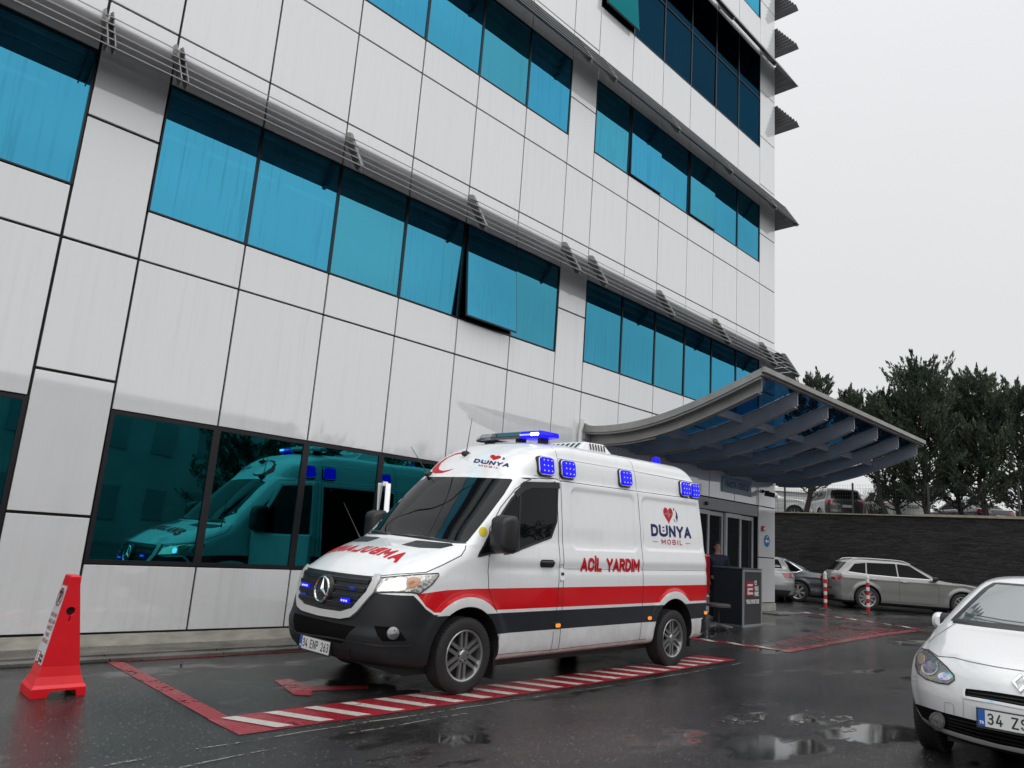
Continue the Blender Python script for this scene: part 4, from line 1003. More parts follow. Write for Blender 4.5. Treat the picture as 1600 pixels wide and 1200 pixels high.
M_CLAD = mat('grey_cladding', (.017, .0185, .021), .55, spec=.3, var=.25, vs=5, bump=.06, bs=120)
M_BAND = mat('grey_band', (.022, .025, .032), .32, var=.2, vs=4, coat=.4)
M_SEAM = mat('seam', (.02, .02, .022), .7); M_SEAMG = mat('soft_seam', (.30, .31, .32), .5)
M_BLUE = mat('blue_beacon', (.0, .0, .08), .35, emit=(.010, .004, .80), es=1.0, coat=.08, spec=.2); M_BLUEB = mat('blue_led', (.1, .1, 1), .3, emit=(.22, .26, 1), es=2.2)
M_WLED = mat('white_led', (1, 1, 1), .3, emit=(.6, .7, 1), es=4)
SC = .931
AMB = thing('ambulance', 'white van ambulance with wide red stripe and blue roof lights', 'ambulance', (4.236, 6.564, -.016))
AMB.rotation_euler = (0, -.018, 0); AMB.scale = (SC, SC, SC)
MwA = Matrix.Translation((4.236, 6.564, -.016)) @ Matrix.Rotation(-.018, 4, 'Y') @ Matrix.Diagonal((SC, SC, SC, 1))
KA = [(.27, .30, 6.02, .86, .60, 2.6, .12, 4), (.31, .14, 6.08, .95, .60, 2.6, .14, 4), (.36, .02, 6.11, .985, .60, 2.7, .15, 4), (.45, -.03, 6.14, 1.0, .60, 2.8, .16, 4), (.60, -.05, 6.16, 1.008, .58, 2.8, .17, 4), (.68, -.02, 6.165, 1.01, .58, 2.8, .17, 4),
      (.75, -.01, 6.17, 1.013, .58, 2.8, .17, 4), (.95, .02, 6.17, 1.018, .60, 2.7, .17, 4), (1.10, .055, 6.17, 1.018, .62, 2.6, .17, 4), (1.17, .085, 6.17, 1.016, .66, 2.5, .17, 4), (1.21, .135, 6.17, 1.014, .70, 2.45, .17, 4),
      (1.28, .22, 6.17, 1.012, .74, 2.4, .17, 4), (1.36, .36, 6.165, 1.01, .76, 2.4, .17, 4), (1.44, .58, 6.16, 1.0, .68, 2.5, .17, 4), (1.50, .80, 6.155, .99, .52, 2.7, .17, 4), (1.53, .90, 6.155, .985, .42, 2.9, .17, 4),
      (1.58, .97, 6.15, .975, .42, 3.0, .17, 4), (1.80, 1.18, 6.14, .955, .44, 3.1, .17, 4), (2.05, 1.42, 6.12, .928, .46, 3.1, .17, 4), (2.30, 1.66, 6.10, .900, .50, 3.0, .17, 4), (2.335, 1.70, 6.098, .896, .50, 3.0, .17, 4), (2.355, 1.72, 6.09, .878, .50, 3.0, .17, 4),
      (2.50, 1.84, 6.07, .860, .52, 2.9, .18, 4), (2.62, 1.96, 6.05, .838, .58, 2.8, .2, 3.6), (2.635, 1.98, 6.045, .828, .60, 2.8, .2, 3.6), (2.72, 2.11, 6.0, .80, .68, 2.7, .25, 3), (2.79, 2.28, 5.93, .755, .75, 2.6, .3, 2.8), (2.835, 2.50, 5.82, .66, .7, 2.4, .3, 2.6),
      (2.862, 2.85, 5.6, .48, .5, 2.3, .3, 2.4), (2.876, 3.4, 5.3, .28, .3, 2.2, .2, 2.2), (2.88, 3.8, 5.0, .06, .1, 2, .1, 2)]
def rr_mask(x, z, x0, x1, z0, z1, r, s):
    dx = max(x0 + r - x, x - (x1 - r), 0); dz = max(z0 + r - z, z - (z1 - r), 0); d = math.hypot(dx, dz) - r
    return smooth01(-d / s)
def dispA(x, y, z):
    s = -1 if y < 0 else 1
    k = rr_mask(x, z, 2.86, 4.27, 1.50, 2.28, .10, .035) + rr_mask(x, z, 4.42, 6.02, 1.53, 2.28, .12, .035)
    d = .013 * k * smooth01((abs(y) - .7) / .1)
    # lower door crease and flared arches
    for cx in (1.13, 5.15):
        rr_ = math.hypot(x - cx, z - .38); 
        if z < 1.05 and rr_ < .66: d -= .016 * smooth01((.66 - rr_) / .08) * smooth01((abs(y) - .8) / .1)
    if 1.3 < x: d += .010 * math.exp(-((z - 1.28) / .05) ** 2) * smooth01((x - 1.3) / .3)
    return (x, y - s * d, z)
ra = loft(KA, nz=120, nf=26, nside=210, nr=14, disp=dispA)
SK = Skin(ra, AMB, MwA)
body = ra.build('body', M_VAN, AMB)
wheel_cut(body, (1.13, 5.15), .50, .38, .46, 1.02, M_BLACK)
def split_xz(o, groups):
    """groups: (name, polygon in x-z, material, test). faces inside become objects of their own"""
    b = bmesh.new(); b.from_mesh(o.data)
    for _, poly, _, _ in groups:
        for i, p in enumerate(poly):
            q = poly[(i + 1) % len(poly)]; d = (q[0] - p[0], q[1] - p[1]); 
            near = [f for f in b.faces if any(min(p[0], q[0]) - .03 <= v.co.x <= max(p[0], q[0]) + .03 and min(p[1], q[1]) - .03 <= v.co.z <= max(p[1], q[1]) + .03 for v in f.verts)]
            ge = set(near)
            for f in near: ge.update(f.edges); ge.update(f.verts)
            bmesh.ops.bisect_plane(b, geom=list(ge), plane_co=(p[0], 0, p[1]), plane_no=(d[1], 0, -d[0]), dist=1e-5)
    def ins(poly, x, z):
        c = False; j = len(poly) - 1
        for i in range(len(poly)):
            if (poly[i][1] > z) != (poly[j][1] > z) and x < (poly[j][0] - poly[i][0]) * (z - poly[i][1]) / (poly[j][1] - poly[i][1]) + poly[i][0]: c = not c
            j = i
        return c
    outs = []
    for name, poly, m_, test in groups:
        fs = [f for f in b.faces if f.material_index == 0 and ins(poly, f.calc_center_median().x, f.calc_center_median().z) and (test is None or test(f.calc_center_median()))]
        mb = MB(); ix = {}
        for f in fs:
            for v in f.verts:
                if v not in ix: ix[v] = len(mb.v); mb.v.append(tuple(v.co))
            mb.f.append(tuple(ix[v] for v in f.verts))
        bmesh.ops.delete(b, geom=fs, context='FACES'); outs.append(mb.build(name, m_, o.parent, smooth=True, norm=False, ang=180))
    b.to_mesh(o.data); b.free()
    o.data.polygons.foreach_set('use_smooth', [p.material_index == 0 for p in o.data.polygons]); o.data.update()
    return outs
side_ok = lambda c: c.y < -.80
side_ok2 = lambda c: c.y > .80
arch = lambda cx, r, a0, a1, n=16: [(cx + r * math.cos(R(a0 + (a1 - a0) * k / n)), .38 + r * math.sin(R(a0 + (a1 - a0) * k / n))) for k in range(n + 1)]
split_xz(body, [
    ('bumper', [(-.1, .2), (-.1, 1.005), (.40, 1.005), (.545, .875), (.66, .815), (.90, .80), (1.0, .70), (1.0, .2)], M_CLAD, None),
    ('bumper', [(5.93, .36), (6.3, .36), (6.3, .62), (6.06, .62), (5.93, .56)], M_CLAD, None),
    ('side_cladding', [(1.2, .58), (1.2, .80), (6.3, .80), (6.3, .582), (3.0, .582)], M_BAND, side_ok),
    ('side_stripe', [(.43, 1.02), (.545, .90), (.67, .835), (6.4, .835), (6.4, 1.065), (1.2, 1.065), (.80, 1.055)], M_VRED, side_ok),
    ('side_cladding', [(1.2, .58), (1.2, .80), (6.3, .80), (6.3, .582), (3.0, .582)], M_BAND, side_ok2),
    ('side_stripe', [(.43, 1.02), (.545, .90), (.67, .835), (6.4, .835), (6.4, 1.065), (1.2, 1.065), (.80, 1.055)], M_VRED, side_ok2)])
for a in body.parent.children:
    if a.name.startswith('side_stripe'): a['label'] = 'wide red stripe along the side'
def both(name, polys_fn, material, **k):
    return polys_fn
# white wheel arch lips over the stripe
for cx in (1.13, 5.15):
    z0 = 26 if cx > 2 else 40
    P = arch(cx, .615, 180 - (48 if cx < 2 else 46), 46, 14); Q = arch(cx, .505, 57, 123, 14)
    P = [(x, max(z, .80)) for x, z in arch(cx, .60, 136, 44, 16)]; Q = [(x, max(z, .80)) for x, z in arch(cx, .503, 57, 123, 12)]
    SK.patch('arch_lip', P + Q, 'L', M_VAN, off=.003, th=.006, mirror=True, step=.04)
# seams
def seam(pts, ax='L', w=.009, m_=None, name='panel_gap', mirror=True, close=False):
    return SK.strip(pts, w, ax, .002, close=close)
sm = MB()
def addseam(*a, **k): q = seam(*a, **k); sm.add(q.v, q.f)
addseam([(1.60, .33), (1.61, .60), (1.56, .80), (1.47, .95), (1.41, 1.07), (1.39, 1.25), (1.40, 1.42)])
addseam([(2.535, .33), (2.54, .55)], w=.007); addseam([(2.56, .60), (2.58, 1.0), (2.60, 1.4), (2.60, 2.30), (2.55, 2.33)])
addseam([(2.665, .33), (2.67, 1.0), (2.675, 1.6), (2.675, 2.34)]); addseam([(4.345, .34), (4.36, .9), (4.36, 1.6), (4.345, 2.34)])
addseam([(2.67, 2.345), (4.345, 2.345)], w=.012); addseam([(4.345, 2.345), (6.0, 2.345)], w=.012)
addseam([(2.675, 2.36), (2.66, 2.72), (2.62, 2.80)], w=.006); addseam([(4.345, 2.36), (4.33, 2.72), (4.28, 2.80)], w=.006)
addseam([(2.665, 1.28), (6.1, 1.27)], w=.004); addseam([(2.2, 2.37), (2.6, 2.365)], w=.006)
addseam([(1.60, .36), (2.5, .345), (4.5, .36)], w=.006)
sm.build('panel_gap', M_SEAM, AMB, norm=False); flip(sm).build('panel_gap', M_SEAM, AMB, norm=False)
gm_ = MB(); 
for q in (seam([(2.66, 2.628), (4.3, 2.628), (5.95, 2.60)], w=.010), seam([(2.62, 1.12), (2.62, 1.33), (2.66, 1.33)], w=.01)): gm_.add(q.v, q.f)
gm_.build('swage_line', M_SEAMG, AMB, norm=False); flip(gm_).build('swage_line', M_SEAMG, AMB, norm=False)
# near side pieces traced on the skin
z1 = lambda x, y: (430 + x / 2.6675, 650 + y / 2.6667)
z2 = lambda x, y: (780 + x / 2.6675, 650 + y / 2.6667)
zb = lambda x, y: (450 + x / 6, 850 + y / 6)
zc_ = lambda x, y: (640 + x / 8, 640 + y / 8)
ST = 5.0
ws = SK.patch('windscreen', [zc_(-170, 1140), zc_(-20, 985), zc_(130, 850), zc_(160, 842), zc_(700, 845), zc_(1270, 868), zc_(1285, 885), zc_(1180, 1060), z1(880, 425), z1(802, 522), z1(790, 526), z1(620, 500), z1(450, 484), z1(378, 478)], 'P', M_DARKGLASS, off=.004, step=ST)
win = [z1(948, 402), z1(985, 345), z1(1030, 300), z1(1067, 287), z2(90, 283), z2(240, 280), z2(243, 300), z2(238, 440), z2(215, 505), z2(150, 530), z2(80, 557), z2(20, 575), z1(1015, 560), z1(900, 570), z1(845, 584), z1(870, 540), z1(905, 470)]
SK.patch('door_window', win, 'P', M_DARKGLASS, off=.003, step=ST, mirror=False)
# window rubber, quarter pillar and rain deflector
def Pstrip(name, pts, w, material, off=.006, mirror=True, close=False):
    s_ = SK.strip(pts, w, 'P', off, step=4, close=close)
    if mirror: flip(s_).build(name, material, AMB, smooth=True, norm=False)
    return s_.build(name, material, AMB, smooth=True, norm=False)
Pstrip('window_rubber', win, .028, M_BLACK, close=True, mirror=False)
Pstrip('window_divider', [z1(1022, 330), z1(1016, 470), z1(1014, 560)], .03, M_BLACK, mirror=False)
Pstrip('rain_deflector', [z1(1000, 330), z1(1035, 298), z1(1067, 288), z2(90, 286), z2(250, 290)], .075, M_BLACK, off=.012, mirror=False)
Pstrip('door_frame_gap', [z1(895, 585), z1(893, 470), z1(940, 380), z1(1000, 305), z1(1050, 270), z1(1067, 264), z2(90, 258), z2(240, 262), z2(258, 275)], .010, M_SEAM, off=.002, mirror=False)
# far side windows (mirrored in the facade glass)
SK.patch('door_window', [(1.45, 1.55), (1.60, 1.85), (1.95, 2.2), (2.42, 2.24), (2.42, 1.75), (2.3, 1.62), (1.9, 1.55)], 'Rr', M_DARKGLASS, off=.003)
# bonnet gap, vents, headlights
Pstrip('bonnet_gap', [z1(385, 672), z1(500, 660), z1(628, 652), z1(700, 620), z1(775, 582), z1(792, 555), z1(796, 528)], .010, M_SEAM, off=.002)
SK.patch('bonnet_vent', [z1(528, 537), z1(590, 519), z1(735, 532), z1(742, 540), z1(690, 552), z1(600, 549)], 'P', M_BLACK, off=.004, step=ST, mirror=True)
HL = [z1(412, 738), z1(432, 676), z1(560, 664), z1(680, 656), z1(682, 664), z1(655, 700), z1(600, 742), z1(570, 735), z1(470, 734)]
g = G('headlamp_glass'); v = g.mapped((1, 1, 1)); g.set(Base_Color=(.42, .42, .40, 1), Roughness=.08, Metallic=.55, Coat_Weight=1.0); g.bump(g.n('ShaderNodeTexVoronoi', {'Vector': v, 'Scale': 22.0}).outputs['Distance'], .5, .02); M_HL = g.m
hl = SK.patch('headlight', HL, 'P', M_HL, off=.004, step=ST, mirror=True)
M_HLON = mat('headlamp_lit', (.9, .9, .8), .2, emit=(1, .90, .66), es=.85, coat=1)
SK.patch('lamp_reflector', [zb(835, 440), zb(900, 360), zb(1000, 325), zb(1090, 320), zb(1105, 400), zb(1095, 430), zb(960, 440)], 'P', M_HLON, off=.007, step=3, mirror=True, parent=hl)
SK.patch('bulb_glow', [zb(1030, 380), zb(1060, 340), zb(1095, 370), zb(1090, 425), zb(1040, 430)], 'P', M_WLED, off=.009, step=2, mirror=True, parent=hl)
SK.patch('indicator', [zb(1115, 325), zb(1170, 310), zb(1240, 320), zb(1245, 360), zb(1190, 415), zb(1115, 420)], 'P', mat('amber_lens', (.42, .20, .10), .15, coat=1), off=.007, step=3, mirror=True, parent=hl)
Pstrip('headlight_seal', HL, .012, M_SEAM, off=.006, close=True)
# grille: white U frame, black centre, bars, star
UPZ = .028
gh = SK.patch('grille', [(a, b + UPZ) for a, b in [(-.60, 1.13), (.60, 1.13), (.64, 1.08), (.62, .98), (.50, .82), (.36, .765), (-.36, .765), (-.50, .82), (-.62, .98), (-.64, 1.08)]], 'F', M_BLACK, off=.008, step=.04)
fo = [(-.69, 1.145), (-.715, 1.10), (-.70, .98), (-.575, .79), (-.50, .725), (-.36, .695), (0, .685), (.36, .695), (.50, .725), (.575, .79), (.70, .98), (.715, 1.10), (.69, 1.145)]
fi = [(.63, 1.145), (.645, 1.08), (.625, .98), (.505, .815), (.36, .765), (0, .755), (-.36, .765), (-.505, .815), (-.625, .98), (-.645, 1.08), (-.63, 1.145)]
SK.patch('grille_frame', [(a, b + UPZ) for a, b in fo + fi], 'F', mat('satin_silver', (.56, .56, .55), .35, metal=.2), off=.028, step=.03, th=.03)
for k, zz in enumerate((.863, .943, 1.023, 1.103)):
    hw = (.50, .56, .60, .61)[k]; SK.patch('grille_bar', [(-hw, zz - .022), (hw, zz - .022), (hw, zz + .018), (-hw, zz + .018)], 'F', M_CLAD, off=.034 - .004 * k, step=.06, th=.03, parent=gh)
    SK.patch('bar_trim', [(-hw, zz + .008), (hw, zz + .008), (hw, zz + .018), (-hw, zz + .018)], 'F', M_BAND, off=.038 - .004 * k, step=.06, th=.01, parent=gh)
st_ = MB(); C0 = Vector((-.035, 0, .985)); rs = .125; SM = frame(C0, (0, -1, 0), (.10, 0, 1))
tor = [(rs + .011 * math.cos(a), .011 * math.sin(a)) for a in [2 * math.pi * k / 8 for k in range(8)]]
s0 = MB().lathe(tor, 48, 'z', closed=True); st_.add([SM @ Vector(v) for v in s0.v], s0.f)
for k in range(3):
    a = math.pi / 2 + 2 * math.pi * k / 3; c_, s2 = math.cos(a), math.sin(a); ct, sn = -s2, c_
    st_.add([SM @ Vector(p) for p in [(c_ * rs, s2 * rs, .0), (ct * .026 - c_ * .012, sn * .026 - s2 * .012, -.004), (-ct * .026 - c_ * .012, -sn * .026 - s2 * .012, -.004), (0, 0, .018)]], [(0, 1, 3), (0, 3, 2), (1, 2, 3), (0, 2, 1)])
st_.build('star_emblem', M_CHROME, AMB, smooth=True, ang=25)
MB().add([SM @ Vector(v) for v in MB().lathe([(0, -.006), (rs, -.006), (rs + .02, -.02), (rs + .03, -.05)], 32, 'z').v], MB().lathe([(0, -.006), (rs, -.006), (rs + .02, -.02), (rs + .03, -.05)], 32, 'z').f).build('emblem_base', M_BLACK, gh, smooth=True)
def led(y, z, w, h, bright):
    hh = SK.hit((-3, y, z), (1, 0, 0))[0]; o = MB().box(hh.x - .030, hh.x - .01, y - w / 2, y + w / 2, z - h / 2, z + h / 2).build('grille_strobe', M_BLUE if bright else mat('blue_dim', (.01, .02, .12), .2, emit=(.0, .01, .3), es=.35), AMB, bevel=.008)
    if bright:
        for k in (-1, 0, 1): MB().sphere((hh.x - .032, y + k * w * .24, z), .011, 8, 6).build('led', M_BLUEB, o)
led(.42, .985, .17, .05, 1); led(-.38, .905, .17, .055, 1); led(-.42, 1.03, .14, .04, 0); led(.42, .89, .12, .04, 0)
# lower bumper details
SK.patch('lower_grille', [(-.52, .60), (-.44, .50), (.44, .50), (.52, .60), (.58, .675), (-.58, .675)], 'F', M_PIT, off=.006, step=.05)
SK.patch('step_pad', [(-.52, .36), (.52, .36), (.55, .46), (-.55, .46)], 'F', M_CLAD, off=.012, step=.06)
Pstrip('bumper_crease', [zb(20, 770), zb(90, 830), zb(420, 880), zb(700, 930), zb(900, 955), zb(1150, 950)], .016, M_BAND, off=.008, mirror=False)
fg = SK.patch('foglight_recess', [zb(808, 768), zb(1010, 780), zb(1060, 830), zb(1108, 905), zb(890, 912), zb(840, 860)], 'P', M_PIT, off=.005, step=3, mirror=True)
hf = SK.hit(*SK.ray('P', *zb(985, 838)))
for s in (-1, 1):
    c = hf[0] + hf[1] * .012; n_ = hf[1].copy(); c = Vector((c.x, c.y * -s if s > 0 else c.y, c.z)); n_.y *= (-1 if s > 0 else 1)
    M = Matrix.Translation(c) @ n_.to_track_quat('Z', 'Y').to_matrix().to_4x4()
    q = MB().lathe([(0, .014), (.045, .010), (.060, 0), (.066, -.03)], 24, 'z'); q.v = [tuple(M @ Vector(v)) for v in q.v]; q.build('fog_lamp', mat('fog_glass', (.12, .12, .125), .15, metal=.5, coat=1) if 'fog_glass' not in bpy.data.materials else bpy.data.materials['fog_glass'], AMB, smooth=True)
hp = SK.hit((-3, 0, .41), (1, 0, 0))[0]
plate(AMB, None, .565, .125, '34 ENP 263', frame((hp.x - .04, .0, .425), (0, -1, 0), (0.06, 0, 1)), .098)
MB().box(hp.x - .035, hp.x + .02, -.27, .27, .37, .48).build('plate_holder', M_BLACK, AMB)
# lettering
M_LR = mat('letter_red', (.50, .003, .012), .45, spec=.3); M_LN = mat('letter_navy', (.006, .010, .11), .45, spec=.3)
skin_text(SK, 'bonnet_lettering', 'AMBULANS', .185, lambda u, v: (.47 + v, u), 'T', M_LR, t=.27, gap=.2, width=1.30, off=.004, grid=.03)
SK.patch('crescent', [zc_(*p) for p in [(768, 552), (745, 532), (680, 527), (580, 548), (450, 608), (340, 690), (288, 742), (284, 782), (320, 798), (400, 795), (490, 768), (550, 740), (480, 757), (420, 766), (372, 755), (366, 722), (400, 665), (480, 602), (580, 562), (680, 545), (740, 546)]], 'P', M_LR, off=.003, step=2)
def logo(ax, f, dens):
    """dünya mobil logo laid out in a unit frame; f maps (u right, v up) to ray parameters"""
    skin_text(SK, 'logo_lettering', 'DÜNYA', .235, f, ax, M_LN, t=.24, gap=.14, width=1.10, grid=.03)
    skin_text(SK, 'logo_lettering', 'MOBİL', .10, lambda u, v: f(u, v - .215), ax, M_LR, t=.16, gap=.4, width=.58)
    for a in (-1, 1): SK.patch('logo_rule', [f(a * .47 - .07, -.225), f(a * .47 + .07, -.225), f(a * .47 + .07, -.215), f(a * .47 - .07, -.215)], ax, M_LR, off=.003, step=.05)
    hv = []
    for k in range(40):
        t = 2 * math.pi * k / 40; hv.append((16 * math.sin(t) ** 3, 13 * math.cos(t) - 5 * math.cos(2 * t) - 2 * math.cos(3 * t) - math.cos(4 * t)))
    SK.patch('logo_heart', [f(-.06 + x * .0085, .335 + y * .0115) for x, y in hv], ax, M_LR, off=.003, step=.05)
    pl = [(-.20, .345), (-.11, .345), (-.09, .38), (-.075, .30), (-.055, .43), (-.04, .31), (-.02, .36), (-.005, .345), (.05, .345), (.05, .335), (-.01, .335), (-.02, .335), (-.04, .27), (-.055, .38), (-.07, .255), (-.09, .345), (-.105, .335), (-.20, .335)]
    SK.patch('logo_pulse', [f(*p) for p in pl], ax, M_SEAMG, off=.0055, step=.05)
    for P in ([(.10, .48), (.13, .47), (.12, .42), (.10, .43)], [(.16, .44), (.20, .38), (.215, .30), (.20, .24), (.18, .19), (.175, .25), (.15, .29), (.17, .35)], [(.09, .27), (.12, .23), (.135, .18), (.11, .21)]):
        SK.patch('logo_globe', [f(*p) for p in P], ax, M_LN, off=.003, step=.04)
logo('L', lambda u, v: (5.17 + u * .93, 1.825 + v * .72), .08)
skin_text(SK, 'side_lettering', 'ACiL YARDIM', .172, lambda u, v: (3.64 + u, 1.335 + v), 'L', M_LR, t=.26, sx=1.0, gap=.06, width=1.24, grid=.02, off=.005)
# brow logo traced at its place on the roof cap
def fb(u, v):
    o = (zc_(1030, 668)); return (o[0] + u * 50 + v * 14, o[1] + u * 7.0 - v * 24)
skin_text(SK, 'logo_lettering', 'DÜNYA', .24, fb, 'P', M_LN, t=.25, gap=.14, width=1.05)
skin_text(SK, 'logo_lettering', 'MOBİL', .10, lambda u, v: fb(u - .03, v - .25), 'P', M_LR, t=.17, gap=.4, width=.6)
hv = []
for k in range(32):
    t = 2 * math.pi * k / 32; hv.append((16 * math.sin(t) ** 3, 13 * math.cos(t) - 5 * math.cos(2 * t) - 2 * math.cos(3 * t) - math.cos(4 * t)))
SK.patch('logo_heart', [fb(.0 + x * .0105, .36 + y * .0115) for x, y in hv], 'P', M_LR, off=.003, step=2)
SK.patch('logo_globe', [fb(*p) for p in [(.22, .44), (.30, .40), (.30, .30), (.22, .30), (.25, .36)]], 'P', M_LN, off=.003, step=2)
SK.patch('sticker', [(z1(866, 482)[0] + 6.6 * math.cos(t), z1(866, 482)[1] + 7.5 * math.sin(t)) for t in [2 * math.pi * k / 16 for k in range(16)]], 'P', mat('sticker_yellow', (.62, .50, .03), .4), off=.004, step=2)
# door handle, slide rail stop, side markers
def on_side(x, z, s=-1):
    h = SK.hit((x, s * 5, z), (0, -s, 0)); n = h[1]; zz = Vector((0, 0, 1)); xx = Vector((1, 0, 0))
    return Matrix.Translation(h[0]) @ Matrix((xx, (zz - n * zz.dot(n)).normalized(), n if s < 0 else n)).transposed().to_4x4() if s < 0 else Matrix.Translation(h[0]) @ Matrix((-xx, (zz - n * zz.dot(n)).normalized(), n)).transposed().to_4x4()
def put(mb, M): mb.v = [tuple(M @ Vector(v)) for v in mb.v]; return mb
for s in (-1, 1):
    M = on_side(2.37, 1.34, s)
    put(MB().prism(rrect(-.13, .13, -.045, .045, .044), -.01, .008, 'z'), M).build('handle_recess', M_BLACK, AMB, bevel=.004)
    put(MB().tube([(-.10, .015, .0), (-.07, .018, .045), (.07, .018, .045), (.105, .015, .0)], .017, 10), M).build('door_handle', M_BLACK, AMB, smooth=True)
for x, z in ((2.60, .625), (4.53, .635), (6.02, .655)):
    M = on_side(x, z); o = put(MB().prism(rrect(-.055, .055, -.032, .032, .02), -.004, .012, 'z'), M).build('side_marker', M_BLACK, AMB, bevel=.004)
    put(MB().prism(rrect(-.042, .042, -.022, .022, .016), .012, .022, 'z'), M).build('lens', mat('amber_lit', (.6, .18, .02), .2, emit=(1, .28, .04), es=.7) if 'amber_lit' not in bpy.data.materials else bpy.data.materials['amber_lit'], o, bevel=.004)
M = on_side(2.645, 1.215); put(MB().prism(rrect(-.035, .035, -.07, .07, .01), -.004, .006, 'z'), M).build('rail_cover', M_VAN, AMB); put(MB().prism(rrect(-.022, .03, -.012, .022, .008), .006, .012, 'z'), M).build('rail_stop', M_BLACK, AMB)
# side beacons
for x, z, g_ in ((2.40, 2.50, 0), (2.82, 2.50, 0), (4.06, 2.50, 0), (5.60, 2.475, 0), (5.88, 2.47, 0)):
    for s in (-1, 1):
        M = on_side(min(x, 6.0), z, s) if x < 5.9 else on_side(5.92, z, s)
        w, h = (.122, .102) if x < 5.5 else (.108, .102)
        if s < 0: M = M @ Matrix.Rotation(R(0), 4, 'Z')
        o = put(MB().prism(rrect(-w - .02, w + .02, -h - .02, h + .02, .05, 6), -.03, .022, 'z'), M).build('beacon', M_BLACK, AMB, bevel=.006)
        put(MB().prism(rrect(-w - .012, w + .012, -h - .012, h + .012, .05, 6), .022, .040, 'z'), M).build('chrome_rim', M_CHROME, o, bevel=.006)
        put(MB().prism(rrect(-w, w, -h, h, .045, 6), .040, .062, 'z'), M).build('lens', M_BLUE, o, bevel=.014, seg=3)
        if s < 0:
            l = MB()
            for i in range(3):
                for j in range(3):
                    cx, cy = (i - 1) * .072, (j - 1) * .066; l.box(cx - .010, cx + .010, cy - .004, cy + .004, .0635, .065).box(cx - .003, cx + .003, cy - .010, cy + .010, .0645, .0655)
            put(l, M).build('led_array', M_BLUEB, o)
# roof light bar
zt = SK.hit((2.75, 0, 5), (0, 0, -1))[0].z; LB = MB()
zb_ = zt + .045
pr = [(-.13, 0), (-.15, .035), (-.11, .095), (.11, .095), (.15, .035), (.13, 0)]
def barseg(y0, y1, k0=1, k1=1):
    m_ = MB(); a = [(2.75 + x * k0, y0, zb_ + z * (.35 + .65 * k0)) for x, z in pr]; b = [(2.75 + x * k1, y1, zb_ + z * (.35 + .65 * k1)) for x, z in pr]; m_.v = a + b
    m_.f = [(i, (i + 1) % 6, 6 + (i + 1) % 6, 6 + i) for i in range(6)] + [tuple(range(6)), tuple(range(11, 5, -1))]; return m_
join(barseg(-.55, -.20), barseg(-.72, -.551, .45, 1)).build('light_bar_lens', M_BLUE, AMB, bevel=.008)
join(barseg(-.199, .35)).build('light_bar', mat('bar_dark', (.02, .022, .03), .08, coat=1), AMB, bevel=.008)
join(barseg(.351, .55), barseg(.551, .72, 1, .45)).build('light_bar_lens', mat('bar_clear', (.22, .23, .26), .1, metal=.4, coat=1), AMB, bevel=.008)
l = MB()
for k in range(11): y = -.23 - .030 * k; l.box(2.592, 2.600, y - .009, y + .009, zb_ + .032, zb_ + .052)
l.build('led_array', M_BLUEB, AMB)
for k in range(3): MB().sphere((2.60, -.43 - .05 * k, zb_ + .045), .022, 10, 8).build('strobe', M_WLED, AMB)
for y in (-.5, -.1, .5): MB().bar((2.75, y, zt - .07), (2.75, y, zb_), .05, .16).build('bar_foot', M_BLACK, AMB)
# roof unit, rear beacon, aerials
zr = SK.hit((4.1, 0, 5), (0, 0, -1))[0].z
v = [(3.62, -.36, zr - .03), (4.5, -.36, zr - .03), (4.5, .36, zr - .03), (3.62, .36, zr - .03), (3.85, -.31, zr + .13), (4.30, -.31, zr + .14), (4.30, .31, zr + .14), (3.85, .31, zr + .13)]
u_ = MB().add(v, [(0, 1, 5, 4), (1, 2, 6, 5), (2, 3, 7, 6), (3, 0, 4, 7), (4, 5, 6, 7), (3, 2, 1, 0)]).build('roof_unit', M_VAN, AMB, bevel=.02)
sl_ = MB()
for k in range(6): t = .12 + .13 * k; a = Vector((3.62, -.36, zr - .03)).lerp(Vector((3.85, -.31, zr + .13)), .75)
for k in range(6):
    x = 3.93 + .065 * k; sl_.add([(x, -.352, zr + .02), (x + .03, -.352, zr + .02), (x + .045, -.316, zr + .115), (x + .015, -.316, zr + .115)], [(0, 1, 2, 3)])
    y = -.27 + .10 * k; sl_.add([(3.70, y, zr + .02), (3.70, y + .05, zr + .02), (3.82, y + .05, zr + .105), (3.82, y, zr + .105)], [(0, 1, 2, 3)])
for i, v in enumerate(sl_.v): sl_.v[i] = (v[0] - (.006 if v[0] < 3.85 else 0), v[1] - .004, v[2] + .004)
sl_.build('vent_slots', M_BLACK, u_, norm=False)
zr2 = SK.hit((5.62, -.35, 5), (0, 0, -1))[0].z
MB().lathe([(.0, 0), (.075, 0), (.07, .02), (0, .02)], 20, 'z', (5.62, -.35, zr2)).build('beacon_base', M_BLACK, AMB); MB().lathe([(.065, .02), (.068, .07), (.05, .12), (.0, .135)], 20, 'z', (5.62, -.35, zr2)).build('roof_beacon', M_BLUE, AMB, smooth=True)
for (x, y, zz, dx, dy, L, b) in ((1.95, .10, 0, .02, -.05, .48, 1), (1.74, .55, 0, -.10, .30, .38, 1), (.98, .86, 0, -.10, .28, .42, 0)):
    h = SK.hit((x, y, 5), (0, 0, -1))[0]
    if b: MB().sphere((h.x, h.y, h.z + .02), .05, 12, 8, (1.6, .6, .8)).build('aerial_base', M_BLACK, AMB, smooth=True)
    MB().tube([h, h + Vector((dx * .2, dy * .2, L * .2)), h + Vector((dx, dy, L))], [.014, .006, .0035], 6).build('aerial', M_BLACK, AMB)
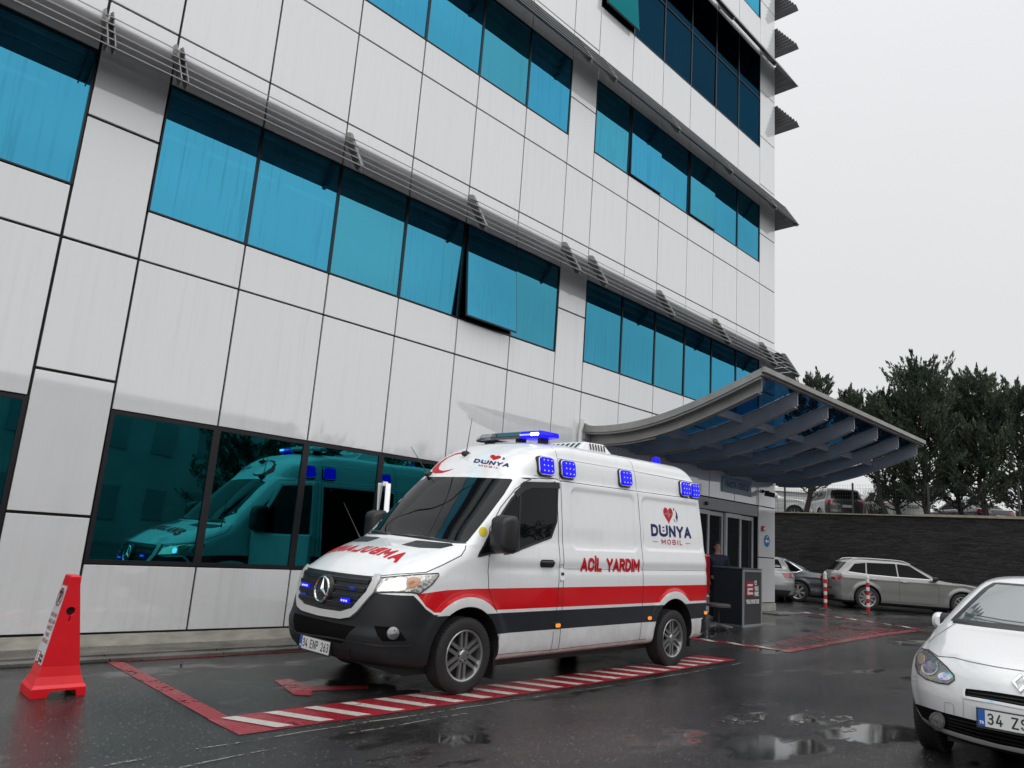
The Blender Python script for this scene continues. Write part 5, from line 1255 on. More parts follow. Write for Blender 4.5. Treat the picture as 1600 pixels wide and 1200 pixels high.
# wipers
for a, b, c in ((z1(480, 488), z1(560, 496), z1(650, 512)), (z1(390, 478), z1(430, 484), z1(470, 492))):
    s_ = SK.strip([a, b, c], .022, 'P', .02, step=3); s_.build('wiper', M_BLACK, AMB, norm=False)
SK.patch('cowl', [z1(345, 492), z1(378, 478), z1(800, 522), z1(790, 532), z1(740, 530), z1(480, 495)], 'P', M_BLACK, off=.002, step=4)
# door mirrors
for s in (-1, 1):
    f_ = lambda P: [(x, y * -s, z) for x, y, z in P]
    y0 = 1.20 if s < 0 else 1.20
    m_ = MB(); secs_ = [(1.44, .86), (1.50, 1.0), (1.62, 1.0), (1.70, .86)]
    hs = MB(); 
    for i, (dx, k) in enumerate(((-.13, .55), (-.10, .86), (-.02, 1.0), (.06, 1.0), (.075, .94))):
        for (a, b) in rrect(-.135 * k, .135 * k, -.205 * k, .205 * k, .06 * k, 4): hs.v.append((1.44 + dx, s * (1.185 + a * (1 if s > 0 else 1)), 1.655 + b))
    n = 20
    hs.f = [(i * n + k, i * n + (k + 1) % n, (i + 1) * n + (k + 1) % n, (i + 1) * n + k) for i in range(4) for k in range(n)] + [tuple(range(n)), tuple(range(5 * n - 1, 4 * n - 1, -1))]
    mo = hs.build('door_mirror', M_BLACK, AMB, smooth=True, ang=50)
    MB().bar((1.46, s * .93, 1.56), (1.44, s * 1.10, 1.60), .10, .16, (0, 0, 1)).bar((1.46, s * .93, 1.47), (1.44, s * 1.10, 1.50), .08, .05).build('mirror_arm', M_BLACK, mo, bevel=.02)
    MB().box(1.516, 1.52, s * 1.185 - .11, s * 1.185 + .11, 1.49, 1.83).build('mirror_glass', M_CHROME, mo)
# open passenger door and sliding door opening on the far side
MD = Matrix.Translation((1.45, 1.0, 0)) @ Matrix.Rotation(R(60), 4, 'Z')
dr = MB().prism([(0, .40), (1.0, .40), (1.05, .9), (1.05, 1.45), (0, 1.42)], -.05, .05, 'y', MD).build('open_door', M_VAN, AMB, bevel=.02)
fr = MB()
for a, b in (((.0, 1.42), (.42, 2.22)), ((.42, 2.22), (1.0, 2.26)), ((1.0, 2.26), (1.05, 1.42))): fr.bar(MD @ Vector((a[0], 0, a[1])), MD @ Vector((b[0], -.04, b[1])), .07, .06)
fr.build('door_window_frame', M_VAN, dr, bevel=.01); MB().prism([(.05, 1.44), (.44, 2.19), (.97, 2.22), (1.0, 1.44)], -.006, .006, 'y', MD).build('door_glass', M_DARKGLASS, dr)
SK.patch('open_side_doorway', [(2.72, .42), (4.28, .42), (4.28, 2.26), (2.72, 2.26)], 'Rr', M_PIT, off=.004)  # flat dark patch on the body, painted as the doorway's shaded inside
# rear: lamps, bumper step, exhaust flap
for s in (-1, 1):
    c = Vector((6.14, s * .955, 0)); MB().box(6.06, 6.185, s * .955 - .055 , s * .955 + .055, .92, 1.52).build('rear_lamp', mat('rear_lamp_red', (.25, .005, .01), .1, coat=1) if 'rear_lamp_red' not in bpy.data.materials else bpy.data.materials['rear_lamp_red'], AMB, bevel=.03, seg=3)
    MB().box(6.10, 6.20, s * .93 - .06, s * .93 + .06, .78, .90).build('rear_reflector', M_CHROME, AMB, bevel=.01)
MB().box(6.10, 6.24, -.92, .92, .36, .52).build('rear_bumper', M_CLAD, AMB, bevel=.03)
for x in (1.60, 5.66):
    for s in (-1, 1): MB().box(x, x + .03, s * .84 - .13, s * .84 + .13, .10 if x < 2 else .18, .52).build('mud_flap', M_BLACK, AMB)
MB().box(.5, 5.9, -.80, .80, .20, .34).build('underbody', M_BLACK, AMB)
for x in (1.13, 5.15):
    for s in (-1, 1): 
        o = make_wheel(AMB, x, s * .895, .385, .245, .262, 6, 'twin6', zc=.385 if x < 3 else .335, side=s)
# ---------------------------------------------------------------- parked cars
def build_car(name, label, W_, spec, group=None, detail=1):
    """spec: dict with keys table, paint, wheels..., W_ = (x, y, z, heading) of the nose; the car runs along +x from its nose"""
    root = thing(name, label, 'car', (W_[0], W_[1], W_[2]), W_[3], group)
    Mw = Matrix.Translation((W_[0], W_[1], W_[2])) @ Matrix.Rotation(W_[3], 4, 'Z')
    fx = spec['wx']; r = spec['r']; hw = spec['hw']
    def disp(x, y, z):
        s = -1 if y < 0 else 1; d = 0
        for cx in fx:
            q = math.hypot(x - cx, z - r)
            if q < r + .17: d -= .018 * smooth01((r + .17 - q) / .08) * smooth01((abs(y) - hw + .2) / .1)
        d += spec.get('crease', .012) * (math.exp(-((z - .50) / .10) ** 2) - .7 * math.exp(-((z - spec['belt'] + .10) / .03) ** 2)) * smooth01((abs(y) - hw + .25) / .15)
        return (x, y - s * d, z)
    lo = loft(spec['keys'], nz=spec.get('nz', 80), nf=22, nside=120, nr=18, disp=disp)
    sk = Skin(lo, root, Mw); b = lo.build('body', spec['paint'], root)
    wheel_cut(b, fx, r + .055, r, .30, hw, M_BLACK)
    split_xz(b, [('sill', [(-.5, .0), (6, .0), (6, .26), (-.5, .26)], M_BLACK, None)])
    for n, poly in spec['side_windows']:
        for ax in ('L', 'Rr'): sk.patch(n, poly, ax, M_CARGLASS if not spec.get('glass') else spec['glass'], off=.004, step=.08)
    if spec.get('window_band'):
        s_ = sk.strip(spec['window_band'], .02, 'L', .005)
        for q in (s_, flip(s_)): q.build('window_trim', spec.get('trim', M_CHROME), root, norm=False)
    sk.patch('windscreen', spec['windscreen'], 'F', spec.get('glass', M_CARGLASS), off=.004, step=.07)
    sk.patch('rear_window', spec['rearglass'], 'B', M_CARGLASS, off=.004, step=.07)
    g_ = MB()
    for pts in spec['gaps']: q = sk.strip(pts, .008, 'L', .002); g_.add(q.v, q.f)
    for q in (g_, flip(g_)): q.build('door_gap', M_SEAM, root, norm=False)
    for x, z in spec['handles']:
        for s in (-1, 1):
            h = sk.hit((x, s * 4, z), (0, -s, 0))[0]; MB().tube([(x - .09, h.y + s * .0, z), (x - .06, h.y + s * .03, z), (x + .06, h.y + s * .03, z), (x + .09, h.y, z)], .012, 8).build('door_handle', spec.get('trim', M_CHROME), root, smooth=True)
    for poly in spec['tail']: sk.patch('tail_light', [(y, z) for y, z in poly], 'B', M_TAIL, off=.006, step=.05); sk.patch('tail_light', [(-y, z) for y, z in poly], 'B', M_TAIL, off=.006, step=.05)
    for poly in spec.get('tail_side', []):
        for ax in ('L', 'Rr'): sk.patch('tail_light', poly, ax, M_TAIL, off=.005, step=.05)
    for poly in spec.get('head', []): 
        for s in (1, -1): sk.patch('headlight', [(s * y, z) for y, z in poly], 'F', M_HL, off=.006, step=.05)
    for poly, m_ in spec.get('front', []): sk.patch('front_intake', poly, 'F', m_, off=.005, step=.05)
    for poly, m_ in spec.get('rear', []): sk.patch('rear_trim', poly, 'B', m_, off=.005, step=.06)
    for x in fx:
        for s in (-1, 1): make_wheel(root, x, s * (hw - .105), r, .21, spec['rim'], spec['spokes'], spec['style'], side=s, rim_mat=spec.get('rim_mat'))
    xm, zm = spec['mirror']
    for s in (-1, 1):
        y0 = abs(sk.hit((xm, s * 4, zm - .02), (0, -s, 0))[0].y) if sk.hit((xm, s * 4, zm - .02), (0, -s, 0)) else hw - .1
        h = MB()
        for i, (dx, k) in enumerate(((-.10, .5), (-.06, .85), (.0, 1), (.05, .95), (.055, .85))):
            for (a, c) in rrect(-.105 * k, .105 * k, -.065 * k, .07 * k, .05 * k, 3): h.v.append((xm + dx + abs(a + .1) * .2, s * (y0 + .13 + a), zm + c))
        n = 16; h.f = [(i * n + k, i * n + (k + 1) % n, (i + 1) * n + (k + 1) % n, (i + 1) * n + k) for i in range(4) for k in range(n)] + [tuple(range(n)), tuple(range(5 * n - 1, 4 * n - 1, -1))]
        mo = h.build('door_mirror', spec.get('mirror_mat', spec['paint']), root, smooth=True, ang=60); MB().bar((xm + .03, s * (y0 - .02), zm - .05), (xm, s * (y0 + .08), zm - .03), .05, .03).build('mirror_arm', M_BLACK, mo)
    MB().box(fx[0] - .3, fx[1] + .3, -hw + .25, hw - .25, .16, .30).build('underbody', M_BLACK, root)
    if spec.get('rails'):
        for s in (-1, 1):
            P = [sk.hit((x, s * spec['rails'][2], 5), (0, 0, -1))[0] + Vector((0, 0, .035)) for x in np.linspace(spec['rails'][0], spec['rails'][1], 10)]
            P[0].z -= .03; P[-1].z -= .03; MB().tube(P, .016, 6).build('roof_rail', spec.get('trim', M_CHROME), root, smooth=True)
    if spec.get('plate'):
        x, z, txt = spec['plate']; hh = sk.hit((12, 0, z), (-1, 0, 0))[0]; plate(root, None, .52, .11, txt, frame((hh.x + .015, 0, z), (0, 1, 0), (0, 0, 1)), .09)
    return root, sk
M_TAIL = mat('tail_red', (.30, .006, .012), .12, coat=1, var=.5, vs=12)
def carspec(L, H, hw, wb, fo, kind, paint, **k):
    """key tables for the three body kinds"""
    zb = .18; belt = k.pop('belt', H * .62); hood = k.pop('hood', belt - .02); x_cowl = k.pop('cowl', fo + .55); x_ws = k.pop('ws', x_cowl + .80); gw = k.pop('gw', hw * .74)
    base = [(zb, .12, L - .10, hw - .10, .5, 2.5, .3, 3), (zb + .06, .05, L - .05, hw - .04, .5, 2.5, .32, 3), (.38, .0, L - .01, hw - .01, .5, 2.5, .34, 3), (.52, .0, L, hw, .52, 2.5, .34, 3), (.62, .03, L - .01, hw, .55, 2.4, .34, 3)]
    if kind == 'sedan':
        xt = k.pop('deck', L - .62); xr = k.pop('rr', xt - .62); dk = belt + .05
        ks = base + [(hood - .18, .07, L - .02, hw - .005, .60, 2.3, .36, 2.8), (hood - .12, .14, L - .03, hw - .01, .65, 2.2, .36, 2.8), (hood - .05, .42, L - .05, hw - .015, .7, 2.2, .36, 2.8), (hood, x_cowl - .25, L - .07, hw - .03, .45, 2.4, .34, 2.8),
            (belt + .02, x_cowl, L - .09, hw - .06, .38, 2.8, .3, 2.8), (dk, x_cowl + .05, L - .16, hw - .075, .38, 2.9, .3, 2.8), (dk + .03, x_cowl + .09, xt, hw - .10, .38, 3, .3, 2.8)]
    elif kind == 'suv':
        xr = k.pop('rr', L - .30); dk = belt
        ks = base + [(hood - .18, .07, L - .02, hw - .003, .55, 2.4, .3, 3), (hood - .10, .12, L - .03, hw - .008, .6, 2.3, .3, 3), (hood - .04, .38, L - .05, hw - .015, .65, 2.3, .3, 3), (hood + .01, x_cowl - .25, L - .06, hw - .03, .45, 2.5, .3, 3),
            (belt + .03, x_cowl, L - .08, hw - .06, .38, 2.9, .28, 3)]
        xt = L - .12
    z0 = ks[-1][0]; x0 = ks[-1][1]; n = 3
    for q in (.35, .7): ks.append((z0 + (H - .10 - z0) * q, x0 + (x_ws - .1 - x0) * q, ks[len(base) + 4 if kind == 'suv' else -1 - int(q > .5)][2] * 0 + xt + (xr - xt) * q ** 1.15, hw - .07 + (gw - hw + .07) * q, .38, 3, .3, 3))
    ks += [(H - .10, x_ws - .1, xr, gw, .40, 3, .32, 2.8), (H - .055, x_ws + .04, xr - .12, gw - .05, .45, 2.8, .35, 2.6), (H - .025, x_ws + .25, xr - .35, gw - .14, .5, 2.6, .4, 2.4), (H - .008, x_ws + .55, xr - .6, gw - .34, .4, 2.4, .3, 2.2), (H, x_ws + .9, xr - .9, .06, .1, 2, .1, 2)]
    d = dict(keys=ks, paint=paint, wx=(fo, fo + wb), hw=hw, belt=belt, r=.335, rim=.225, spokes=10, style='fan', gaps=[], handles=[], tail=[])
    d.update(k); return d
# grey estate-SUV beyond the posts
M_GREY = carpaint('paint_grey', (.21, .21, .205), .1, metal=.3); M_NAVY = carpaint('paint_dark_blue', (.035, .045, .06), .1, metal=.4); M_SILV = carpaint('paint_silver', (.24, .25, .255), .1, metal=.3)
M_PWH = carpaint('paint_white', (.68, .69, .69), .06); M_DKG = carpaint('paint_dark_green', (.012, .018, .018), .1); M_BLKP = carpaint('paint_black_blue', (.008, .010, .016), .1)
def place(pxw, depw, pxf, depf, fo, wb, near):
    """pose from two wheels; near=-1: the visible flank is the car's -y side. returns nose pose"""
    a = at_px(pxw, depw); b = at_px(pxf, depf); d = (a - b); d.z = 0; h = math.atan2(d.y, d.x); return a, b, h
def pose(front_px, front_d, rear_px, rear_d, fo, hwid):
    """nose position and heading so that the camera-side wheels fall on the two image columns"""
    f = at_px(front_px, front_d); r = at_px(rear_px, rear_d); d = Vector((r.x - f.x, r.y - f.y)).normalized(); n = Vector((-d.y, d.x))
    c = Vector((f.x, f.y)); away = n if n.dot(Vector((CF.x, CF.y))) > 0 else -n
    o = c - d * fo + away * hwid; return (o.x, o.y, gz(f.x), math.atan2(d.y, d.x))
SUVS = carspec(4.70, 1.58, .94, 2.79, .92, 'suv', M_GREY, belt=1.04, cowl=1.42, ws=2.30, rr=4.20, r=.355, rim=.255, spokes=10, style='y', mirror=(1.72, 1.08), mirror_mat=M_BLACK,
    side_windows=[('door_window', [(1.80, 1.07), (2.38, 1.44), (2.74, 1.465), (2.74, 1.07)]), ('door_window', [(2.78, 1.07), (2.78, 1.465), (3.64, 1.44), (3.68, 1.09)]), ('quarter_window', [(3.72, 1.10), (3.68, 1.435), (4.02, 1.38), (4.24, 1.14)])],
    trim=M_ALU, window_band=[(1.74, 1.055), (2.8, 1.055), (3.6, 1.07), (4.25, 1.115)], windscreen=[(-.72, 1.14), (.72, 1.14), (.58, 1.47), (-.58, 1.47)], rearglass=[(-.66, 1.14), (.66, 1.14), (.56, 1.42), (-.56, 1.42)],
    gaps=[[(1.62, .36), (1.60, .8), (1.70, 1.05)], [(2.76, .33), (2.76, 1.05)], [(3.40, .75), (3.70, .95), (3.70, 1.06)], [(1.68, .31), (3.3, .31)], [(.30, .86), (1.0, .97), (1.55, 1.05)]], handles=[(2.60, .93), (3.50, .95)],
    tail=[[(.42, .98), (.86, 1.0), (.90, .86), (.70, .84), (.55, .92)]], tail_side=[[(4.38, .98), (4.60, .99), (4.68, .92), (4.66, .84), (4.52, .86)]], head=[[(.45, .86), (.86, .90), (.90, .80), (.6, .74), (.42, .76)]],
    front=[([(-.4, .85), (.4, .85), (.36, .55), (-.36, .55)], M_BLACK)], rear=[([(-.6, .62), (.6, .62), (.6, .56), (-.6, .56)], M_TAIL), ([(-.7, .38), (.7, .38), (.7, .28), (-.7, .28)], M_BLACK)], rails=(2.3, 4.2, .60), plate=(0, .78, '34 KDS 28'))
build_car('parked_car', 'grey estate car parked along the black slate wall behind the white car', pose(1503, 23.2, 1352, 23.6, .92, .94), SUVS, 'cars parked on the lower lot')
SEDS = carspec(4.75, 1.46, .93, 2.79, .95, 'sedan', M_NAVY, belt=.93, hood=.90, cowl=1.45, ws=2.25, r=.335, rim=.24, spokes=7, style='y', deck=4.22, rr=3.45, mirror=(1.9, .98), crease=.02,
    side_windows=[('door_window', [(1.95, .97), (2.45, 1.32), (2.75, 1.36), (2.75, .97)]), ('door_window', [(2.82, .97), (2.82, 1.36), (3.4, 1.30), (3.82, 1.03), (3.7, .98)])],
    window_band=[(1.9, .95), (3.7, .96), (3.88, 1.04), (3.4, 1.33), (2.8, 1.385), (2.4, 1.33)], windscreen=[(-.66, 1.0), (.66, 1.0), (.52, 1.34), (-.52, 1.34)], rearglass=[(-.58, 1.06), (.58, 1.06), (.5, 1.34), (-.5, 1.34)],
    gaps=[[(1.7, .34), (1.7, .9)], [(2.79, .34), (2.79, .95)], [(3.45, .75), (3.7, .95)]], handles=[(2.6, .84), (3.5, .86)], tail=[[(.46, .88), (.86, .93), (.88, .82), (.5, .78)]], tail_side=[[(4.32, .86), (4.62, .92), (4.70, .80), (4.55, .79)]], head=[[(.45, .72), (.85, .76), (.85, .66), (.45, .62)]],
    rear=[([(-.8, .40), (.8, .40), (.7, .26), (-.7, .26)], M_BLACK)], plate=(0, .62, '34 BV 780'))
p = pose(1115, 26.6, 1237, 25.6, .95, .93)
build_car('parked_car', 'dark blue sedan half hidden behind the building corner, red tail lamp showing', p, SEDS, 'cars parked on the lower lot')
q = at_px(1196, 24.2); a28 = R(30)
SILS = dict(SEDS); SILS.update(paint=M_SILV, plate=(0, .72, '34 ST 61'), tail=[[(.5, .93), (.82, .95), (.84, .78), (.6, .78)]], tail_side=[])
build_car('parked_car', 'silver car peeking out past the corner pillar, its number plate half hidden', (q.x + 4.75 * math.cos(a28), q.y + 4.75 * math.sin(a28), gz(q.x), a28 + math.pi), SILS, 'cars parked on the lower lot')
# upper car park, tails towards the wall: nose away from us
def upper(px, dep, spec, name, label, turn=0, dz=3.3):
    q = at_px(px, dep); L = spec['Lc']; a = math.atan2(CF.y, CF.x) + turn       # nose direction
    nose = Vector((q.x, q.y)) + Vector((math.cos(a), math.sin(a))) * L
    return build_car(name, label, (nose.x, nose.y, dz, a + math.pi), spec, 'cars parked on the upper lot')
U1 = carspec(4.45, 1.68, .92, 2.6, .9, 'suv', M_PWH, belt=1.05, cowl=1.35, ws=2.1, rr=4.15, r=.34, rim=.24, spokes=8, style='fan', mirror=(1.7, 1.1), Lc=4.45,
    side_windows=[('door_window', [(1.75, 1.08), (2.25, 1.50), (2.7, 1.54), (2.7, 1.08)]), ('door_window', [(2.78, 1.08), (2.78, 1.54), (3.9, 1.46), (4.02, 1.12)])], windscreen=[(-.7, 1.14), (.7, 1.14), (.56, 1.54), (-.56, 1.54)], rearglass=[(-.68, 1.12), (.68, 1.12), (.58, 1.52), (-.58, 1.52)],
    gaps=[[(1.6, .36), (1.62, 1.02)], [(2.74, .33), (2.74, 1.06)]], handles=[(2.6, .95)], tail=[[(.50, 1.04), (.88, 1.05), (.90, .88), (.62, .92)]], tail_side=[[(4.10, 1.0), (4.34, 1.02), (4.40, .88), (4.2, .92)]], rear=[([(-.8, .42), (.8, .42), (.8, .28), (-.8, .28)], M_BLACK)], rails=(2.2, 4.0, .58), plate=(0, .82, '34 LPK 02'))
upper(1431, 33.2, U1, 'parked_car', 'white sport utility car on the upper lot, tail to the fence', R(4), 3.45)
U2 = dict(U1); U2.update(paint=M_DKG, mirror_mat=M_DKG, plate=(0, .80, '34 ZE 418')); U2.pop('rails')
upper(1326, 33.5, U2, 'parked_car', 'very dark green hatchback on the upper lot between two leaning trunks', R(-4), 3.3)
U3 = dict(SEDS); U3.update(paint=M_BLKP, Lc=4.75, rearglass=[(-.62, 1.03), (.62, 1.03), (.54, 1.36), (-.54, 1.36)], plate=(0, .66, '34 FZ 950'))
upper(1570, 32.0, U3, 'parked_car', 'blue black sedan on the upper lot at the right, roof below the tree crowns', R(6), 3.35)
q = at_px(1215, 35)
U4 = dict(U1); U4.update(paint=M_PWH, plate=None); U4.pop('rails')
nose = at_px(1272, 33.5)
build_car('parked_car', 'white car side on behind the fence at the building corner', (nose.x, nose.y, 3.2, math.atan2(CF.y, CF.x) + R(75)), U4, 'cars parked on the upper lot')
nose = at_px(1665, 35)
U5 = dict(U1); U5.update(paint=M_SILV, plate=None); U5.pop('rails')
build_car('parked_car', 'pale silver car cut off by the right edge of the upper lot', (nose.x + 3, nose.y + 3.0, 3.2, math.atan2(CF.y, CF.x) + R(180)), U5, 'cars parked on the upper lot')
# ---------------------------------------------------------------- white saloon in the right foreground
KF = [(.17, .26, 4.5, .72, .7, 2.3, .3, 3), (.21, .13, 4.55, .80, .8, 2.25, .35, 3), (.28, .05, 4.6, .85, .86, 2.2, .35, 3), (.38, .01, 4.62, .885, .9, 2.15, .38, 3), (.50, .0, 4.62, .90, .9, 2.15, .38, 3), (.60, .02, 4.61, .905, .92, 2.15, .38, 3),
      (.68, .05, 4.60, .905, .94, 2.1, .38, 2.8), (.74, .10, 4.59, .90, .96, 2.1, .38, 2.8), (.80, .20, 4.57, .895, .98, 2.1, .38, 2.8), (.86, .38, 4.56, .885, .98, 2.15, .36, 2.8), (.92, .66, 4.54, .87, .80, 2.3, .36, 2.8), (.97, .94, 4.5, .85, .6, 2.5, .34, 2.8), (1.0, 1.12, 4.45, .83, .46, 2.8, .32, 2.8),
      (1.03, 1.19, 4.3, .815, .42, 3, .32, 2.8), (1.06, 1.24, 4.05, .80, .42, 3, .32, 2.8), (1.18, 1.46, 3.82, .745, .42, 3, .32, 2.8), (1.30, 1.70, 3.62, .68, .44, 3, .32, 2.8), (1.39, 1.93, 3.46, .625, .46, 2.9, .32, 2.6), (1.43, 2.06, 3.36, .58, .5, 2.8, .35, 2.6), (1.46, 2.22, 3.2, .49, .5, 2.6, .4, 2.4), (1.478, 2.45, 3.0, .30, .4, 2.4, .3, 2.2), (1.483, 2.7, 2.8, .05, .05, 2, .05, 2)]
PZ = (6.70, 1.30, .0, R(1.5))
FW = thing('parked_car', 'white saloon with drops on its bonnet, cut off by the right frame edge', 'car', PZ[:3], PZ[3])
MwF = Matrix.Translation(PZ[:3]) @ Matrix.Rotation(PZ[3], 4, 'Z')
def dispF(x, y, z):
    s = -1 if y < 0 else 1; d = 0
    q = math.hypot(x - .93, z - .33)
    if q < .50: d -= .02 * smooth01((.50 - q) / .1) * smooth01((abs(y) - .68) / .1)
    zz = z + .035
    return (x, y - s * d, zz if z > .16 else z)
lf = loft(KF, nz=110, nf=40, nside=120, nr=14, disp=dispF); SF = Skin(lf, FW, MwF); bF = lf.build('body', M_PWH, FW)
wheel_cut(bF, (.93, 3.63), .375, .33, .30, .90, M_BLACK)
split_xz(bF, [('lower_lip', [(-.5, .0), (6, .0), (6, .255), (-.5, .255)], M_CLAD, None)])
zf = lambda x, y: (1400 + x / 3.75, 880 + y / 3.75)
zg = lambda x, y: (1450 + x / 8, 900 + y / 8)
M_WSG = mat('windscreen_glass', (.10, .125, .12), .02, spec=1.0, coat=1)  # grey-green base colour stands in for bright sky reflected in the glass
def fP(name, pts, m_, off, parent=None, step=4, mirror=True): return SF.patch(name, pts, 'P', m_, off=off, step=step, mirror=mirror, parent=parent)
def fS(name, pts, w, m_, off=.003, parent=None, close=False):
    q = SF.strip(pts, w, 'P', off, step=4, close=close); 
    for k in (q, flip(q)): k.build(name, m_, parent or FW, norm=False, smooth=True)
ring = lambda c, rx, ry, n=20: [(c[0] + rx * math.cos(2 * math.pi * k / n), c[1] + ry * math.sin(2 * math.pi * k / n)) for k in range(n)]
# windscreen: near half traced from the A pillar, then mirrored geometry continues to the other side
SF.patch('windscreen', [(-.70, 1.075), (.70, 1.075), (.64, 1.16), (.53, 1.36), (.49, 1.41), (-.49, 1.41), (-.53, 1.36), (-.64, 1.16)], 'F', M_WSG, off=.003, step=.06)
q = SF.strip([(-.70, 1.07), (.70, 1.07), (.645, 1.16), (.53, 1.37), (.48, 1.42), (-.48, 1.42), (-.53, 1.37), (-.645, 1.16)], .05, 'F', .005, step=.03, close=True); q.build('windscreen_seal', M_BLACK, FW, norm=False, smooth=True)
for ax in ('L', 'Rr'):
    SF.patch('door_window', [(1.62, 1.06), (2.2, 1.36), (2.6, 1.39), (2.6, 1.06)], ax, M_DARKGLASS, off=.004, step=.08); SF.patch('door_window', [(2.68, 1.06), (2.68, 1.39), (3.2, 1.33), (3.5, 1.12)], ax, M_DARKGLASS, off=.004, step=.08)
hF = fP('headlight', [zf(*p) for p in [(148, 500), (185, 510), (245, 560), (300, 610), (344, 660), (345, 685), (310, 710), (250, 702), (180, 680), (132, 645), (116, 600), (122, 545)]], mat('headlamp_bowl', (.30, .29, .26), .12, metal=.6, coat=1, bump=.8, bs=45), .004)
fS('headlight_seal', [zf(*p) for p in [(148, 500), (185, 510), (245, 560), (300, 610), (344, 660), (345, 685), (310, 710), (250, 702), (180, 680), (132, 645), (116, 600), (122, 545)]], .009, M_SEAM, .006, close=True)
fP('projector', ring(zf(205, 612), 10.5, 10), mat('projector_lens', (.10, .10, .14), .05, coat=1), .010, hF, 3); fS('projector_ring', ring(zf(205, 612), 12, 11.5), .010, M_CHROME, .013, hF, True)
fP('reflector', ring(zf(290, 665), 11, 6.5), M_CHROME, .008, hF, 3); fP('indicator_lamp', ring(zf(150, 560), 5, 9), mat('amber_dull', (.35, .25, .18), .3, coat=1), .008, hF, 3)
fS('bonnet_gap', [zf(*p) for p in [(188, 505), (245, 546), (340, 554), (440, 580), (600, 611), (752, 634)]], .007, M_SEAM)
fS('bonnet_gap', [zf(*p) for p in [(150, 500), (230, 430), (330, 365), (352, 350)]], .007, M_SEAM)
fP('grille_slot', [zf(*p) for p in [(402, 745), (415, 735), (560, 752), (755, 783), (755, 850), (600, 822), (420, 790), (402, 782)]], M_PIT, .004)
for a in ((.765,), (.79,)): pass
fS('grille_chrome', [zf(*p) for p in [(404, 738), (400, 760), (405, 785), (560, 812), (755, 850)]], .020, M_CHROME, .008)
fS('grille_bar', [zf(*p) for p in [(425, 755), (560, 775), (755, 805)]], .008, M_CLAD, .010); fS('grille_bar', [zf(*p) for p in [(425, 772), (560, 795), (755, 828)]], .008, M_CLAD, .010)
fP('lower_intake', [zf(*p) for p in [(112, 822), (200, 850), (300, 880), (480, 925), (755, 990), (755, 1088), (600, 1058), (400, 1003), (250, 958), (155, 900)]], M_PIT, .004)
for dy in (0, 22, 44, 66): fS('intake_bar', [zf(310, 905 + dy * .8), zf(480, 945 + dy), zf(755, 1005 + dy)], .008, M_CLAD, .010)
fS('fog_ring', ring(zf(247, 922), 11.5, 12.5), .016, M_CHROME, .012, close=True); fP('fog_lamp', ring(zf(247, 922), 10, 11), M_HL, .010, None, 3)
fS('tow_cover', [zf(*p) for p in [(287, 880), (285, 815), (325, 820), (340, 835), (340, 888)]], .004, M_SEAMG)
fS('bumper_joint', [zf(*p) for p in [(395, 790), (395, 905)]], .004, M_SEAMG); fS('washer_cover', [zf(*p) for p in [(90, 660), (128, 668), (128, 690), (92, 684)]], .004, M_SEAMG, close=True)
pn = SF.hit((-3, .0, .46), (1, 0, 0))[0]; a_ = SF.hit(*SF.ray('P', *zf(487, 875)))[0]
plate(FW, None, .52, .112, '34 ZSF 58', frame((pn.x - .055, 0, .475), (0, -1, 0), (.08, 0, 1)), .09)
MB().box(pn.x - .02, pn.x + .05, -.27, .27, .41, .53).build('plate_holder', M_BLACK, FW, bevel=.006)
bh = SF.hit((-3, 0, .745), (1, 0, 0))[0]; dm = MB(); FMx = frame((bh.x - .022, 0, .745), (0, -1, 0), (.35, 0, 1))
o_ = [(0, .075), (.06, 0), (0, -.075), (-.06, 0)]; i_ = [(.008, .042), (.026, 0), (-.008, -.042), (-.026, 0)]
for k in range(4):
    a, b, c, d = o_[k], o_[(k + 1) % 4], i_[(k + 1) % 4], i_[k]
    dm.add([FMx @ Vector((*a, 0)), FMx @ Vector((*b, 0)), FMx @ Vector((*c, 0)), FMx @ Vector((*d, 0)), FMx @ Vector((a[0] * .85, a[1] * .85, .014)), FMx @ Vector((b[0] * .85, b[1] * .85, .014)), FMx @ Vector((c[0] * 1.3, c[1] * 1.2, .014)), FMx @ Vector((d[0] * 1.3, d[1] * 1.2, .014))], [(0, 1, 5, 4), (1, 2, 6, 5), (2, 3, 7, 6), (3, 0, 4, 7), (4, 5, 6, 7)])
dm.build('diamond_emblem', M_CHROME, FW)
q = SF.strip([(-.62, 1.082), (-.2, 1.085), (.30, 1.10), (.60, 1.12)], .018, 'F', .02, step=.03); q.build('wiper', M_BLACK, FW, norm=False)
q = SF.patch('cowl', [(-.70, 1.045), (.70, 1.045), (.69, 1.075), (-.69, 1.075)], 'F', M_BLACK, off=.004, step=.06)
